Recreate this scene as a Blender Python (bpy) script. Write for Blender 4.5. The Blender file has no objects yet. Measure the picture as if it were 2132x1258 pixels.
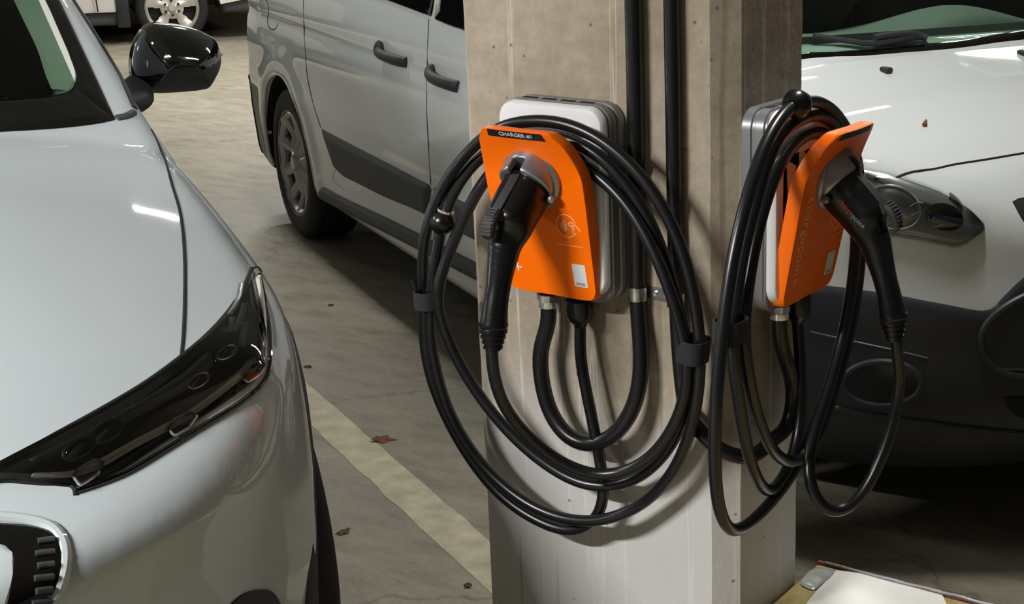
import bpy, bmesh, math, random
import numpy as np
from mathutils import Vector, Matrix
from mathutils.bvhtree import BVHTree
from mathutils.noise import noise as pnoise
random.seed(7)
SC = bpy.context.scene
COL = SC.collection
# ------------------------------------------------------------------ camera, world, lights, exposure
F, CX, CY = 3056.0, 1520.0, 590.0
PITCH, YAW, CAMH, CAMD = math.radians(15.9), math.radians(120), 1.55, 2.2
CAM = np.array([.5*CAMD, -.866*CAMD, CAMH])
FW = np.array([math.cos(YAW)*math.cos(PITCH), math.sin(YAW)*math.cos(PITCH), -math.sin(PITCH)])
RT = np.array([math.sin(YAW), -math.cos(YAW), 0.0])
UP = np.cross(RT, FW)
cd = bpy.data.cameras.new('camera'); co = bpy.data.objects.new('camera', cd); COL.objects.link(co)
cd.sensor_width = 36; cd.lens = F/2132*36
cd.shift_x = -(CX-1066)/2132; cd.shift_y = -(629-CY)/2132
cd.clip_start = .05; cd.clip_end = 200
co.matrix_world = Matrix(((RT[0], UP[0], -FW[0], CAM[0]), (RT[1], UP[1], -FW[1], CAM[1]), (RT[2], UP[2], -FW[2], CAM[2]), (0, 0, 0, 1)))
SC.camera = co
W = bpy.data.worlds.new('world'); SC.world = W; W.use_nodes = True
W.node_tree.nodes['Background'].inputs[0].default_value = (.80, .90, 1.0, 1)
W.node_tree.nodes['Background'].inputs[1].default_value = .045
SC.view_settings.view_transform = 'Standard'; SC.view_settings.look = 'None'
SC.view_settings.exposure = 1.2; SC.view_settings.gamma = 1.0; SC.view_settings.use_curve_mapping = False
CEIL = 2.75
FIXTURES = [  # x, y, rotation, power, length
    (-1.15, -3.1, 8, 110, 1.2), (-3.5, -1.6, 62, 30, 1.2), (-3.2, 2.25, 62, 9, .3), (.05, .58, 90, 12, .5), (-1.1, 2.45, 62, 6, 1.2), (-1.0, 4.9, 62, 13, 1.2),
    (-6.2, 4.4, 62, 32, 1.2), (-7.5, 6.8, 62, 45, 1.2), (-3.8, 9.5, 62, 60, 1.2), (-12, 4.5, 62, 60, 1.2)]
for fx, fy, fr, fp, fl in FIXTURES:
    ld = bpy.data.lights.new('tube_light', 'AREA'); ld.shape = 'RECTANGLE'; ld.size = fl-.06; ld.size_y = .10
    ld.energy = fp; ld.color = (1.0, .985, .955)
    lo = bpy.data.objects.new('tube_light', ld); COL.objects.link(lo)
    lo.location = (fx, fy, CEIL-.125); lo.rotation_euler = (0, 0, math.radians(fr))

# ------------------------------------------------------------------ geometry helpers
def ray(px, py): return FW + RT*((px-CX)/F) - UP*((py-CY)/F)
def hit(px, py, n, c):
    r = ray(px, py); n = np.array(n, float); return CAM + ((c-n@CAM)/(n@r))*r
def hx(px, py, x): return hit(px, py, (1, 0, 0), x)
def hy(px, py, y): return hit(px, py, (0, 1, 0), y)
def hz(px, py, z): return hit(px, py, (0, 0, 1), z)

def lin(c):
    return tuple((v/12.92 if v <= .04045 else ((v+.055)/1.055)**2.4) for v in [x/255 for x in c])

def mat(name, rgb, rough=.5, metal=0., coat=0., noise=0., scale=20., bump=0., bscale=200., spec=.5, trans=0., emit=None, flakes=False):
    m = bpy.data.materials.new(name); m.use_nodes = True
    nt = m.node_tree; b = nt.nodes['Principled BSDF']
    c = lin(rgb)
    b.inputs['Base Color'].default_value = (*c, 1); b.inputs['Roughness'].default_value = rough
    b.inputs['Metallic'].default_value = metal; b.inputs['Coat Weight'].default_value = coat
    b.inputs['Coat Roughness'].default_value = .03; b.inputs['Specular IOR Level'].default_value = spec
    b.inputs['Transmission Weight'].default_value = trans
    tc = nt.nodes.new('ShaderNodeTexCoord')
    if noise > 0:
        n = nt.nodes.new('ShaderNodeTexNoise'); n.inputs['Scale'].default_value = scale; n.inputs['Detail'].default_value = 6
        nt.links.new(tc.outputs['Object'], n.inputs['Vector'])
        r = nt.nodes.new('ShaderNodeValToRGB'); r.color_ramp.elements[0].position = .3; r.color_ramp.elements[1].position = .7
        r.color_ramp.elements[0].color = (*[max(0, v*(1-noise)) for v in c], 1); r.color_ramp.elements[1].color = (*[min(1, v*(1+noise)) for v in c], 1)
        nt.links.new(n.outputs['Fac'], r.inputs['Fac']); nt.links.new(r.outputs['Color'], b.inputs['Base Color'])
    if bump > 0:
        n = nt.nodes.new('ShaderNodeTexNoise'); n.inputs['Scale'].default_value = bscale; n.inputs['Detail'].default_value = 3
        nt.links.new(tc.outputs['Object'], n.inputs['Vector'])
        bp = nt.nodes.new('ShaderNodeBump'); bp.inputs['Strength'].default_value = bump; bp.inputs['Distance'].default_value = .002
        nt.links.new(n.outputs['Fac'], bp.inputs['Height']); nt.links.new(bp.outputs['Normal'], b.inputs['Normal'])
    if emit: b.inputs['Emission Color'].default_value = (*lin(emit[0]), 1); b.inputs['Emission Strength'].default_value = emit[1]
    return m

def node_mat(name):
    m = bpy.data.materials.new(name); m.use_nodes = True
    nt = m.node_tree; return m, nt, nt.nodes['Principled BSDF']
def N(nt, t, **kw):
    n = nt.nodes.new(t)
    for k, v in kw.items():
        if k in n.inputs: n.inputs[k].default_value = v
        else: setattr(n, k, v)
    return n
def ramp(nt, src, stops):
    r = nt.nodes.new('ShaderNodeValToRGB'); e = r.color_ramp.elements
    while len(e) < len(stops): e.new(.5)
    for i, (p, c) in enumerate(stops):
        e[i].position = p; e[i].color = (*c, 1) if len(c) == 3 else c
    nt.links.new(src, r.inputs['Fac']); return r.outputs['Color']
def mix(nt, a, b, fac, mode='MIX'):
    m = nt.nodes.new('ShaderNodeMix'); m.data_type = 'RGBA'; m.blend_type = mode
    for s, v in ((6, a), (7, b), (0, fac)):
        if hasattr(v, 'is_linked') or hasattr(v, 'links'): nt.links.new(v, m.inputs[s])
        else: m.inputs[s].default_value = v if not isinstance(v, tuple) else ((*v, 1) if len(v) == 3 else v)
    return m.outputs[2]

def tag(o, label=None, cat=None, group=None, kind=None):
    for k, v in (('label', label), ('category', cat), ('group', group), ('kind', kind)):
        if v: o[k] = v
    return o
def empty(name, loc, label, cat, group=None):
    o = bpy.data.objects.new(name, None); COL.objects.link(o); o.location = Vector(loc); o.empty_display_size = .1
    return tag(o, label, cat, group)
def link(name, me, m=None, parent=None, smooth=True, angle=35):
    """the mesh is in world coordinates"""
    if m is not None:
        for x in (m if isinstance(m, (list, tuple)) else [m]): me.materials.append(x)
    me.update()
    if smooth:
        me.polygons.foreach_set('use_smooth', [True]*len(me.polygons))
        if angle: me.set_sharp_from_angle(angle=math.radians(angle))
    o = bpy.data.objects.new(name, me); COL.objects.link(o)
    if parent is not None:
        p = parent; off = Matrix.Identity(4)
        while p is not None: off = Matrix.Translation(p.location) @ off; p = p.parent
        me.transform(off.inverted()); o.parent = parent
    else:
        n = len(me.vertices); a = np.empty(n*3); me.vertices.foreach_get('co', a); a = a.reshape(-1, 3)
        c = Vector(((a[:, 0].min()+a[:, 0].max())/2, (a[:, 1].min()+a[:, 1].max())/2, a[:, 2].min()))
        me.transform(Matrix.Translation(-c)); o.location = c
    return o
def mesh(name, vs, fs):
    me = bpy.data.meshes.new(name); me.from_pydata([tuple(map(float, v)) for v in vs], [], [tuple(f) for f in fs]); return me
def fix(me):
    bm = bmesh.new(); bm.from_mesh(me); bmesh.ops.recalc_face_normals(bm, faces=bm.faces); bm.to_mesh(me); bm.free(); return me
def merge(name, meshes):
    bm = bmesh.new()
    for me in meshes: bm.from_mesh(me)
    m = bpy.data.meshes.new(name); bm.to_mesh(m); bm.free(); return m
def xf(me, M): me.transform(M); return me

def cat_rom(P, n=8, closed=False):
    P = [np.array(p, float) for p in P]; out = []
    L = len(P); rng = range(L if closed else L-1)
    for i in rng:
        if closed: a, b, c, d = P[i-1], P[i], P[(i+1) % L], P[(i+2) % L]
        else:
            b, c = P[i], P[i+1]; a = P[i-1] if i > 0 else 2*b-c; d = P[i+2] if i+2 < L else 2*c-b
        ta = 0; tb = ta+max(np.linalg.norm(b-a), 1e-6)**.5; tc = tb+max(np.linalg.norm(c-b), 1e-6)**.5; td = tc+max(np.linalg.norm(d-c), 1e-6)**.5
        for k in range(n):
            t = tb+(tc-tb)*k/n
            A1 = (tb-t)/(tb-ta)*a+(t-ta)/(tb-ta)*b; A2 = (tc-t)/(tc-tb)*b+(t-tb)/(tc-tb)*c; A3 = (td-t)/(td-tc)*c+(t-tc)/(td-tc)*d
            B1 = (tc-t)/(tc-ta)*A1+(t-ta)/(tc-ta)*A2; B2 = (td-t)/(td-tb)*A2+(t-tb)/(td-tb)*A3
            out.append((tc-t)/(tc-tb)*B1+(t-tb)/(tc-tb)*B2)
    if not closed: out.append(P[-1])
    return np.array(out)
def resample(P, n):
    P = np.array(P, float); d = np.r_[0, np.cumsum(np.linalg.norm(np.diff(P, axis=0), axis=1))]
    t = np.linspace(0, d[-1], n); return np.array([np.interp(t, d, P[:, k]) for k in range(P.shape[1])]).T
def frames(P):
    T = np.gradient(P, axis=0); T /= np.linalg.norm(T, axis=1)[:, None]+1e-9
    n = np.cross(T[0], (0, 0, 1)); n = n if np.linalg.norm(n) > .1 else np.cross(T[0], (0, 1, 0)); n /= np.linalg.norm(n)
    Ns = []
    for t in T:
        n = n-t*(n@t); n /= np.linalg.norm(n); Ns.append(n.copy())
    Ns = np.array(Ns); return T, Ns, np.cross(T, Ns)
def tube(name, P, r, seg=14, caps=True, sx=1., sy=1.):
    """round tube through dense points; r a number or one radius per point"""
    P = np.array(P, float); T, A, B = frames(P); r = np.broadcast_to(np.array(r, float), (len(P),))
    vs = []; fs = []
    for i, p in enumerate(P):
        for k in range(seg):
            a = 2*math.pi*k/seg; vs.append(p+r[i]*(sx*math.cos(a)*A[i]+sy*math.sin(a)*B[i]))
    for i in range(len(P)-1):
        for k in range(seg):
            a, b = i*seg+k, i*seg+(k+1) % seg; fs.append((a, b, b+seg, a+seg))
    if caps: fs.append(tuple(range(seg))[::-1]); fs.append(tuple(range((len(P)-1)*seg, len(P)*seg)))
    return fix(mesh(name, vs, fs))
def lathe(name, prof, seg=48, M=None, caps=False):
    """prof = [(radius, height)], around local Z"""
    vs = []; fs = []
    for r, h in prof:
        for k in range(seg):
            a = 2*math.pi*k/seg; vs.append((r*math.cos(a), r*math.sin(a), h))
    for i in range(len(prof)-1):
        for k in range(seg):
            a, b = i*seg+k, i*seg+(k+1) % seg; fs.append((a, b, b+seg, a+seg))
    if caps: fs.append(tuple(range(seg))[::-1]); fs.append(tuple(range((len(prof)-1)*seg, len(prof)*seg)))
    me = fix(mesh(name, vs, fs))
    if M is not None: me.transform(M)
    return me
def axis_M(p, z, x=None):
    z = Vector(z).normalized(); x = Vector(x) if x is not None else z.orthogonal()
    x = (x-z*x.dot(z)).normalized(); y = z.cross(x)
    return Matrix(((x.x, y.x, z.x, p[0]), (x.y, y.y, z.y, p[1]), (x.z, y.z, z.z, p[2]), (0, 0, 0, 1)))
def box(name, lo, hi, bev=0., seg=2, M=None):
    bm = bmesh.new(); bmesh.ops.create_cube(bm, size=1)
    for v in bm.verts: v.co = Vector([lo[i]+(v.co[i]+.5)*(hi[i]-lo[i]) for i in range(3)])
    if bev: bmesh.ops.bevel(bm, geom=bm.edges[:], offset=bev, segments=seg, affect='EDGES', profile=.5)
    me = bpy.data.meshes.new(name); bm.to_mesh(me); bm.free()
    if M is not None: me.transform(M)
    return me
def rrect(w, h, r, n=6, cx=0, cy=0):
    out = []
    for sx, sy, a0 in ((1, 1, 0), (-1, 1, 90), (-1, -1, 180), (1, -1, 270)):
        for k in range(n+1):
            a = math.radians(a0+90*k/n); out.append((cx+sx*(w/2-r)+r*math.cos(a), cy+sy*(h/2-r)+r*math.sin(a)))
    return out
def loft(name, rings, caps=True):
    """rings of equal point count -> closed skin"""
    n = len(rings[0]); vs = [p for r in rings for p in r]; fs = []
    for i in range(len(rings)-1):
        for k in range(n):
            a, b = i*n+k, i*n+(k+1) % n; fs.append((a, b, b+n, a+n))
    if caps: fs.append(tuple(range(n))[::-1]); fs.append(tuple(range((len(rings)-1)*n, len(rings)*n)))
    return fix(mesh(name, vs, fs))

# ---- implicit surfaces (surface nets, then pulled onto the exact surface)
def smax(a, b, k):
    h = np.clip(.5+.5*(a-b)/k, 0, 1); return b+(a-b)*h+k*h*(1-h)
def smin(a, b, k): return -smax(-a, -b, k)
def iso(f, lo, hi, h, newton=3):
    ax = [np.arange(lo[i], hi[i]+h, h) for i in range(3)]
    X, Y, Z = np.meshgrid(*ax, indexing='ij'); V = f(X, Y, Z).astype(np.float32)
    S = V < 0; nx, ny, nz = V.shape
    acc = np.zeros((nx-1, ny-1, nz-1, 3), np.float32); cnt = np.zeros((nx-1, ny-1, nz-1), np.float32)
    def sl(o, n): return slice(o, n-1+o)
    crossed = []
    for a in range(3):
        i0 = [slice(None)]*3; i1 = [slice(None)]*3; i0[a] = slice(0, -1); i1[a] = slice(1, None)
        A, B = V[tuple(i0)], V[tuple(i1)]; ch = S[tuple(i0)] != S[tuple(i1)]
        den = np.where(ch, A-B, 1); t = np.where(ch, A/den, 0)
        crossed.append((ch, S[tuple(i0)]))
        o = [b for b in range(3) if b != a]
        for p in (0, 1):
            for q in (0, 1):
                s = [None]*3; s[a] = slice(None); s[o[0]] = sl(p, V.shape[o[0]]); s[o[1]] = sl(q, V.shape[o[1]])
                c = ch[tuple(s)]; cnt += c
                acc[..., a] += np.where(c, t[tuple(s)], 0); acc[..., o[0]] += c*p; acc[..., o[1]] += c*q
    act = cnt > 0; idx = -np.ones(act.shape, np.int64); idx[act] = np.arange(act.sum())
    ijk = np.argwhere(act); P = (ijk+acc[act]/cnt[act][:, None])*h+np.array(lo); quads = []
    for a in range(3):
        ch, s0 = crossed[a]; o = [b for b in range(3) if b != a]
        e = np.argwhere(ch); ok = (e[:, o[0]] > 0) & (e[:, o[1]] > 0) & (e[:, o[0]] < V.shape[o[0]]-1) & (e[:, o[1]] < V.shape[o[1]]-1); e = e[ok]
        q = []
        for p, r in ((-1, -1), (0, -1), (0, 0), (-1, 0)):
            c = e.copy(); c[:, o[0]] += p; c[:, o[1]] += r; q.append(idx[c[:, 0], c[:, 1], c[:, 2]])
        q = np.stack(q, 1); flip = s0[e[:, 0], e[:, 1], e[:, 2]]
        if a == 1: flip = ~flip
        q[~flip] = q[~flip][:, ::-1]; quads.append(q)
    Q = np.concatenate(quads); e = h*.05
    def grad(P):
        return np.stack([(f(P[:, 0]+e, P[:, 1], P[:, 2])-f(P[:, 0]-e, P[:, 1], P[:, 2])), (f(P[:, 0], P[:, 1]+e, P[:, 2])-f(P[:, 0], P[:, 1]-e, P[:, 2])), (f(P[:, 0], P[:, 1], P[:, 2]+e)-f(P[:, 0], P[:, 1], P[:, 2]-e))], 1)/(2*e)
    for _ in range(newton):
        g = grad(P); st = (f(P[:, 0], P[:, 1], P[:, 2])/(np.sum(g*g, 1)+1e-6))[:, None]*g
        l = np.linalg.norm(st, axis=1)[:, None]; st *= np.minimum(1, h*.4/(l+1e-9)); P = P-st
    g = grad(P); g /= np.linalg.norm(g, axis=1)[:, None]+1e-9
    return P, Q, g
def np_mesh(name, P, Q, normals=None):
    me = bpy.data.meshes.new(name); me.vertices.add(len(P)); me.vertices.foreach_set('co', np.asarray(P, np.float32).ravel())
    me.loops.add(Q.size); me.loops.foreach_set('vertex_index', Q.ravel().astype(np.int32))
    me.polygons.add(len(Q)); me.polygons.foreach_set('loop_start', np.arange(0, Q.size, 4, dtype=np.int32)); me.polygons.foreach_set('loop_total', np.full(len(Q), 4, np.int32))
    me.update(); me.validate()
    return me
def pick(P, Q, G, mask):
    Q = Q[mask]; u, inv = np.unique(Q, return_inverse=True); return P[u], inv.reshape(-1, 4), G[u]
def poly_sdf(px, py, pts, closed=False):
    """distance to a polyline; sign by winding when closed, else by side"""
    shp = px.shape; p = np.stack([px.ravel(), py.ravel()], 1); best = np.full(len(p), 1e9); sgn = np.ones(len(p))
    n = len(pts); m = n if closed else n-1; inside = np.zeros(len(p), bool)
    for i in range(m):
        a = pts[i]; b = pts[(i+1) % n]; ab = b-a; t = np.clip(((p-a)@ab)/(ab@ab+1e-12), 0, 1)
        d = np.linalg.norm(p-a-t[:, None]*ab, axis=1)
        if closed:
            c = ((a[1] > p[:, 1]) != (b[1] > p[:, 1])) & (p[:, 0] < (b[0]-a[0])*(p[:, 1]-a[1])/(b[1]-a[1]+1e-12)+a[0]); inside ^= c
        else:
            cr = ab[0]*(p[:, 1]-a[1])-ab[1]*(p[:, 0]-a[0]); up = d < best-1e-9; sgn = np.where(up, np.where(cr > 0, -1, 1), sgn)
        best = np.minimum(best, d)
    if closed: sgn = np.where(inside, -1, 1)
    return (best*sgn).reshape(shp)

class Surf:
    """a body surface that patches and seams are laid onto"""
    def __init__(s, P, Q, G): s.b = BVHTree.FromPolygons([tuple(p) for p in P], [tuple(map(int, q)) for q in Q]); s.P = np.array(P); s.Q = Q; s.G = G
    def nrm(s, p, i):
        q = s.Q[i]; w = 1/(np.sum((s.P[q]-np.array(p))**2, 1)+1e-7); n = (s.G[q]*w[:, None]).sum(0); return n/np.linalg.norm(n)
    def px(s, x, y):
        r = Vector(ray(x, y)).normalized(); h = s.b.ray_cast(Vector(CAM), r)
        if h[0] is None:
            best = None
            for t in np.linspace(1.0, 9, 400):
                q = s.b.find_nearest(Vector(CAM)+r*t)
                if best is None or q[3] < best[3]: best = q
            h = best
        return np.array(h[0]), s.nrm(h[0], h[2])
    def near(s, p):
        h = s.b.find_nearest(Vector(p)); return np.array(h[0]), s.nrm(h[0], h[2])
    def side(s, o, d):
        h = s.b.ray_cast(Vector(o), Vector(d)); h = h if h[0] is not None else s.b.find_nearest(Vector(o)+Vector(d)*2.1); return np.array(h[0]), s.nrm(h[0], h[2])
def strip(name, surf, top, bot, n=40, m=8, off=.002, rim=.004, bulge=0.):
    """patch laid on a surface between an upper and a lower pixel curve"""
    T = resample(cat_rom(top, 6), n); B = resample(cat_rom(bot, 6), n); vs = []; fs = []
    for j in range(m+1):
        for i in range(n):
            t = j/m; p, nn = surf.px(*(T[i]*(1-t)+B[i]*t)); u = i/(n-1)
            edge = j in (0, m) or i in (0, n-1)
            vs.append(p+nn*((off+bulge*(4*t*(1-t))**.5*(min(1, 4*u*(1-u)*2))**.5) if not edge else off-rim))
    for j in range(m):
        for i in range(n-1): a = j*n+i; fs.append((a, a+1, a+n+1, a+n))
    me = mesh(name, vs, fs); return orient(me)
def blob(name, surf, out, rings=5, off=.002, rim=.004, bulge=0., smooth=True):
    """patch laid on a surface inside a closed star-shaped pixel outline"""
    O = cat_rom(out, 5, True) if smooth else resample(np.array(list(out)+[out[0]], float), 60)[:-1]
    c = O.mean(0); n = len(O); vs = []; fs = []
    ts = [1, .985]+[1-(k/rings) for k in range(1, rings)]
    for t in ts:
        for q in O:
            p, nn = surf.px(*(c+(q-c)*t)); vs.append(p+nn*((off-rim) if t == 1 else off+bulge*(1-t*t)))
    p, nn = surf.px(*c); vs.append(p+nn*(off+bulge)); ci = len(vs)-1
    for j in range(len(ts)-1):
        for i in range(n): a, b = j*n+i, j*n+(i+1) % n; fs.append((a, b, b+n, a+n))
    j = (len(ts)-1)*n
    for i in range(n): fs.append((j+i, j+(i+1) % n, ci))
    return orient(mesh(name, vs, fs))
def orient(me):
    fix(me); me.update()
    s = sum(f.normal.dot(Vector(CAM)-f.center)*f.area for f in me.polygons)
    if s < 0: me.flip_normals()
    return me
def seam(name, surf, pts, r=.003, sink=.0005, sub=8):
    Q = resample(cat_rom(pts, sub), max(12, len(pts)*sub)); P = []
    for q in Q:
        p, nn = surf.px(*q); P.append(p-nn*sink)
    P = np.array(P); k = P.copy()
    for _ in range(6): k[1:-1] = (k[:-2]+k[1:-1]*2+k[2:])/4
    return tube(name, k, r, 8)
def rod(name, surf, pts, r, lift=.0, sub=8, sy=1., sm=True):
    Q = resample(cat_rom(pts, sub) if sm else np.array(pts, float), max(12, len(pts)*sub)); P = np.array([(lambda h: h[0]+h[1]*lift)(surf.px(*q)) for q in Q])
    
    for _ in range(6 if sm else 1): P[1:-1] = (P[:-2]+P[1:-1]*2+P[2:])/4
    return tube(name, P, r, 10, sy=sy)
def text_mesh(s, size, depth=.0006, font_scale_x=1.):
    c = bpy.data.curves.new('t', 'FONT'); c.body = s; c.size = size; c.extrude = depth; c.align_x = 'CENTER'; c.align_y = 'CENTER'
    o = bpy.data.objects.new('t', c); COL.objects.link(o); dg = bpy.context.evaluated_depsgraph_get(); dg.update()
    me = bpy.data.meshes.new_from_object(o.evaluated_get(dg)); bpy.data.objects.remove(o); bpy.data.curves.remove(c)
    me.materials.clear(); return me
def mirrored(o, parent, point, normal):
    """the opposite-hand twin of a part and its sub-parts, across a car's centre plane"""
    off = Vector((0, 0, 0)); p = o
    while p is not None: off += p.location; p = p.parent
    me = o.data.copy(); n = len(me.vertices); a = np.empty(n*3); me.vertices.foreach_get('co', a); a = a.reshape(-1, 3)+np.array(off)
    nn = np.array(normal, float); nn /= np.linalg.norm(nn); a -= 2*((a-np.array(point))@nn)[:, None]*nn
    me.vertices.foreach_set('co', a.ravel()); me.flip_normals(); t = link(o.name.split('.')[0], me, None, parent, smooth=False)
    for ch in [x for x in bpy.data.objects if x.parent == o]: mirrored(ch, t, point, normal)
    return t

# ------------------------------------------------------------------ materials
def concrete(name, dark, light, streak=0., low=None, spots=.5, bump=.35):
    m, nt, b = node_mat(name); L = nt.links.new
    tc = N(nt, 'ShaderNodeTexCoord'); geo = N(nt, 'ShaderNodeNewGeometry')
    n1 = N(nt, 'ShaderNodeTexNoise', Scale=3.2, Detail=8., Roughness=.62); L(geo.outputs['Position'], n1.inputs['Vector'])
    n2 = N(nt, 'ShaderNodeTexNoise', Scale=34., Detail=6., Roughness=.7); L(geo.outputs['Position'], n2.inputs['Vector'])
    c = ramp(nt, n1.outputs['Fac'], [(.3, lin(dark)), (.7, lin(light))])
    g = ramp(nt, n2.outputs['Fac'], [(.3, (.80, .80, .80)), (.7, (1.12, 1.12, 1.12))])
    c = mix(nt, c, g, 1., 'MULTIPLY')
    if low:   # paler towards the foot, browner above
        sx = N(nt, 'ShaderNodeSeparateXYZ'); L(geo.outputs['Position'], sx.inputs[0])
        ad = N(nt, 'ShaderNodeMath', operation='MULTIPLY_ADD'); L(n1.outputs['Fac'], ad.inputs[0]); ad.inputs[1].default_value = .5; L(sx.outputs['Z'], ad.inputs[2])
        k = ramp(nt, ad.outputs[0], [(.75, (1, 1, 1)), (1.25, (0, 0, 0))]); c = mix(nt, c, lin(low), mix(nt, (0, 0, 0), k, .75))
    if streak:
        mp = N(nt, 'ShaderNodeMapping'); mp.inputs['Scale'].default_value = (22, 22, .55); L(geo.outputs['Position'], mp.inputs[0])
        n3 = N(nt, 'ShaderNodeTexNoise', Scale=1.6, Detail=3., Roughness=.5); L(mp.outputs[0], n3.inputs['Vector'])
        k = ramp(nt, n3.outputs['Fac'], [(.60, (0, 0, 0)), (.635, (streak,)*3), (.66, (0, 0, 0))]); c = mix(nt, c, lin((226, 222, 214)), k)
        k = ramp(nt, n3.outputs['Fac'], [(.30, (.45,)*3), (.36, (0, 0, 0))]); c = mix(nt, c, lin((104, 92, 74)), k)
    v = N(nt, 'ShaderNodeTexVoronoi', Scale=26.); L(geo.outputs['Position'], v.inputs['Vector'])
    k = ramp(nt, v.outputs['Distance'], [(.045, (spots,)*3), (.10, (0, 0, 0))]); c = mix(nt, c, (.05, .045, .04), k)
    L(c, b.inputs['Base Color']); b.inputs['Roughness'].default_value = .82; b.inputs['Specular IOR Level'].default_value = .3
    bp = N(nt, 'ShaderNodeBump', Strength=bump, Distance=.004); L(n2.outputs['Fac'], bp.inputs['Height']); L(bp.outputs['Normal'], b.inputs['Normal'])
    return m
def floor_material():
    m, nt, b = node_mat('garage floor concrete'); L = nt.links.new
    geo = N(nt, 'ShaderNodeNewGeometry')
    n1 = N(nt, 'ShaderNodeTexNoise', Scale=.9, Detail=9., Roughness=.62); L(geo.outputs['Position'], n1.inputs['Vector'])
    mp = N(nt, 'ShaderNodeMapping'); mp.inputs['Scale'].default_value = (3.0, 9., 1.); mp.inputs['Rotation'].default_value = (0, 0, math.radians(35)); L(geo.outputs['Position'], mp.inputs[0])
    n2 = N(nt, 'ShaderNodeTexNoise', Scale=1.3, Detail=8., Roughness=.68); L(mp.outputs[0], n2.inputs['Vector'])
    n3 = N(nt, 'ShaderNodeTexNoise', Scale=60., Detail=4., Roughness=.7); L(geo.outputs['Position'], n3.inputs['Vector'])
    c = ramp(nt, n1.outputs['Fac'], [(.3, lin((128, 123, 108))), (.55, lin((150, 143, 126))), (.75, lin((172, 163, 145)))])
    c = mix(nt, c, ramp(nt, n2.outputs['Fac'], [(.28, (.62, .60, .56)), (.5, (.95, .95, .95)), (.72, (1.15, 1.14, 1.1))]), 1., 'MULTIPLY')
    c = mix(nt, c, ramp(nt, n3.outputs['Fac'], [(.3, (.88,)*3), (.7, (1.08,)*3)]), 1., 'MULTIPLY')
    ns = N(nt, 'ShaderNodeTexNoise', Scale=5., Detail=6., Roughness=.7); L(geo.outputs['Position'], ns.inputs['Vector'])
    c = mix(nt, c, lin((98, 70, 52)), ramp(nt, ns.outputs['Fac'], [(.66, (0, 0, 0)), (.74, (.5,)*3)]))
    # thin wandering cracks
    nd = N(nt, 'ShaderNodeTexNoise', Scale=2.2, Detail=5., Roughness=.6); L(geo.outputs['Position'], nd.inputs['Vector'])
    dm = N(nt, 'ShaderNodeVectorMath', operation='MULTIPLY_ADD'); L(nd.outputs['Color'], dm.inputs[0]); dm.inputs[1].default_value = (.55, .55, 0); L(geo.outputs['Position'], dm.inputs[2])
    v = N(nt, 'ShaderNodeTexVoronoi', Scale=.62, feature='DISTANCE_TO_EDGE'); L(dm.outputs[0], v.inputs['Vector'])
    c = mix(nt, c, lin((70, 64, 54)), ramp(nt, v.outputs['Distance'], [(.0, (.4,)*3), (.0035, (.2,)*3), (.006, (0, 0, 0))]))
    L(c, b.inputs['Base Color']); b.inputs['Specular IOR Level'].default_value = .35
    L(ramp(nt, n1.outputs['Fac'], [(.3, (.5,)*3), (.7, (.68,)*3)]), b.inputs['Roughness'])
    bp = N(nt, 'ShaderNodeBump', Strength=.25, Distance=.004); L(n3.outputs['Fac'], bp.inputs['Height']); L(bp.outputs['Normal'], b.inputs['Normal'])
    return m
M = {}
M['floor'] = floor_material()
M['pillar'] = concrete('pillar concrete', (142, 130, 113), (178, 166, 149), streak=.38, low=(208, 209, 211), spots=.7)
M['ceil'] = concrete('ceiling concrete', (150, 148, 142), (176, 173, 166), spots=.2)
M['wall'] = concrete('wall concrete', (134, 130, 120), (160, 155, 145), spots=.2)
M['stripe'] = mat('worn stripe paint', (196, 188, 160), .7, noise=.22, scale=14, bump=.2)
M['paint'] = mat('pale silver car paint', (188, 197, 201), .55, .0, 1., noise=.012, scale=3, spec=.2)
M['van'] = mat('white van paint', (206, 211, 210), .6, .0, 1., noise=.01, scale=3, spec=.2)
M['suv'] = mat('cream white paint', (222, 218, 208), .35, .0, 1.)
M['blk_gloss'] = mat('gloss black', (5, 5, 6), .06, 0, .8)
M['blk_plastic'] = mat('textured black plastic', (34, 36, 38), .55, bump=.25, bscale=900)
M['grey_plastic'] = mat('grey moulded plastic', (62, 63, 64), .6, bump=.2, bscale=700)
M['bumper'] = mat('charcoal bumper plastic', (38, 41, 46), .45, bump=.15, bscale=700)
M['gap'] = mat('dark gap', (4, 4, 4), .8)
M['rubber'] = mat('tyre rubber', (26, 26, 27), .75, bump=.2, bscale=120)
M['cable'] = mat('black cable jacket', (19, 20, 23), .30, noise=.1, scale=30)
M['conduit'] = mat('black conduit', (17, 18, 20), .30)
M['strap'] = mat('woven strap', (38, 38, 44), .95, bump=.6, bscale=900)
M['orange'] = mat('orange plastic', (255, 112, 0), .38, 0, .12, spec=.25)
M['white_pl'] = mat('white plastic', (226, 226, 228), .3)
M['silver_pl'] = mat('silver painted plastic', (138, 138, 140), .36, .55)
M['dark_pl'] = mat('graphite plastic', (58, 58, 60), .4, .2)
M['satin'] = mat('satin silver', (158, 159, 163), .33, .75)
M['chrome'] = mat('bright metal', (225, 225, 225), .18, .85)
M['zinc'] = mat('zinc plated steel', (196, 198, 200), .28, 1., noise=.2, scale=90)
M['gun'] = mat('satin black plastic', (14, 14, 15), .26)
M['gun_soft'] = mat('soft grey black plastic', (44, 45, 47), .55)
M['label_black'] = mat('black label', (16, 15, 15), .5)
M['ink_white'] = mat('white ink', (225, 222, 220), .6)
M['ink_pale'] = mat('pale ink', (255, 186, 136), .6)
M['ink_red'] = mat('orange red ink', (205, 80, 50), .6)
M['ink_grey'] = mat('grey ink', (150, 158, 165), .6)
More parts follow.
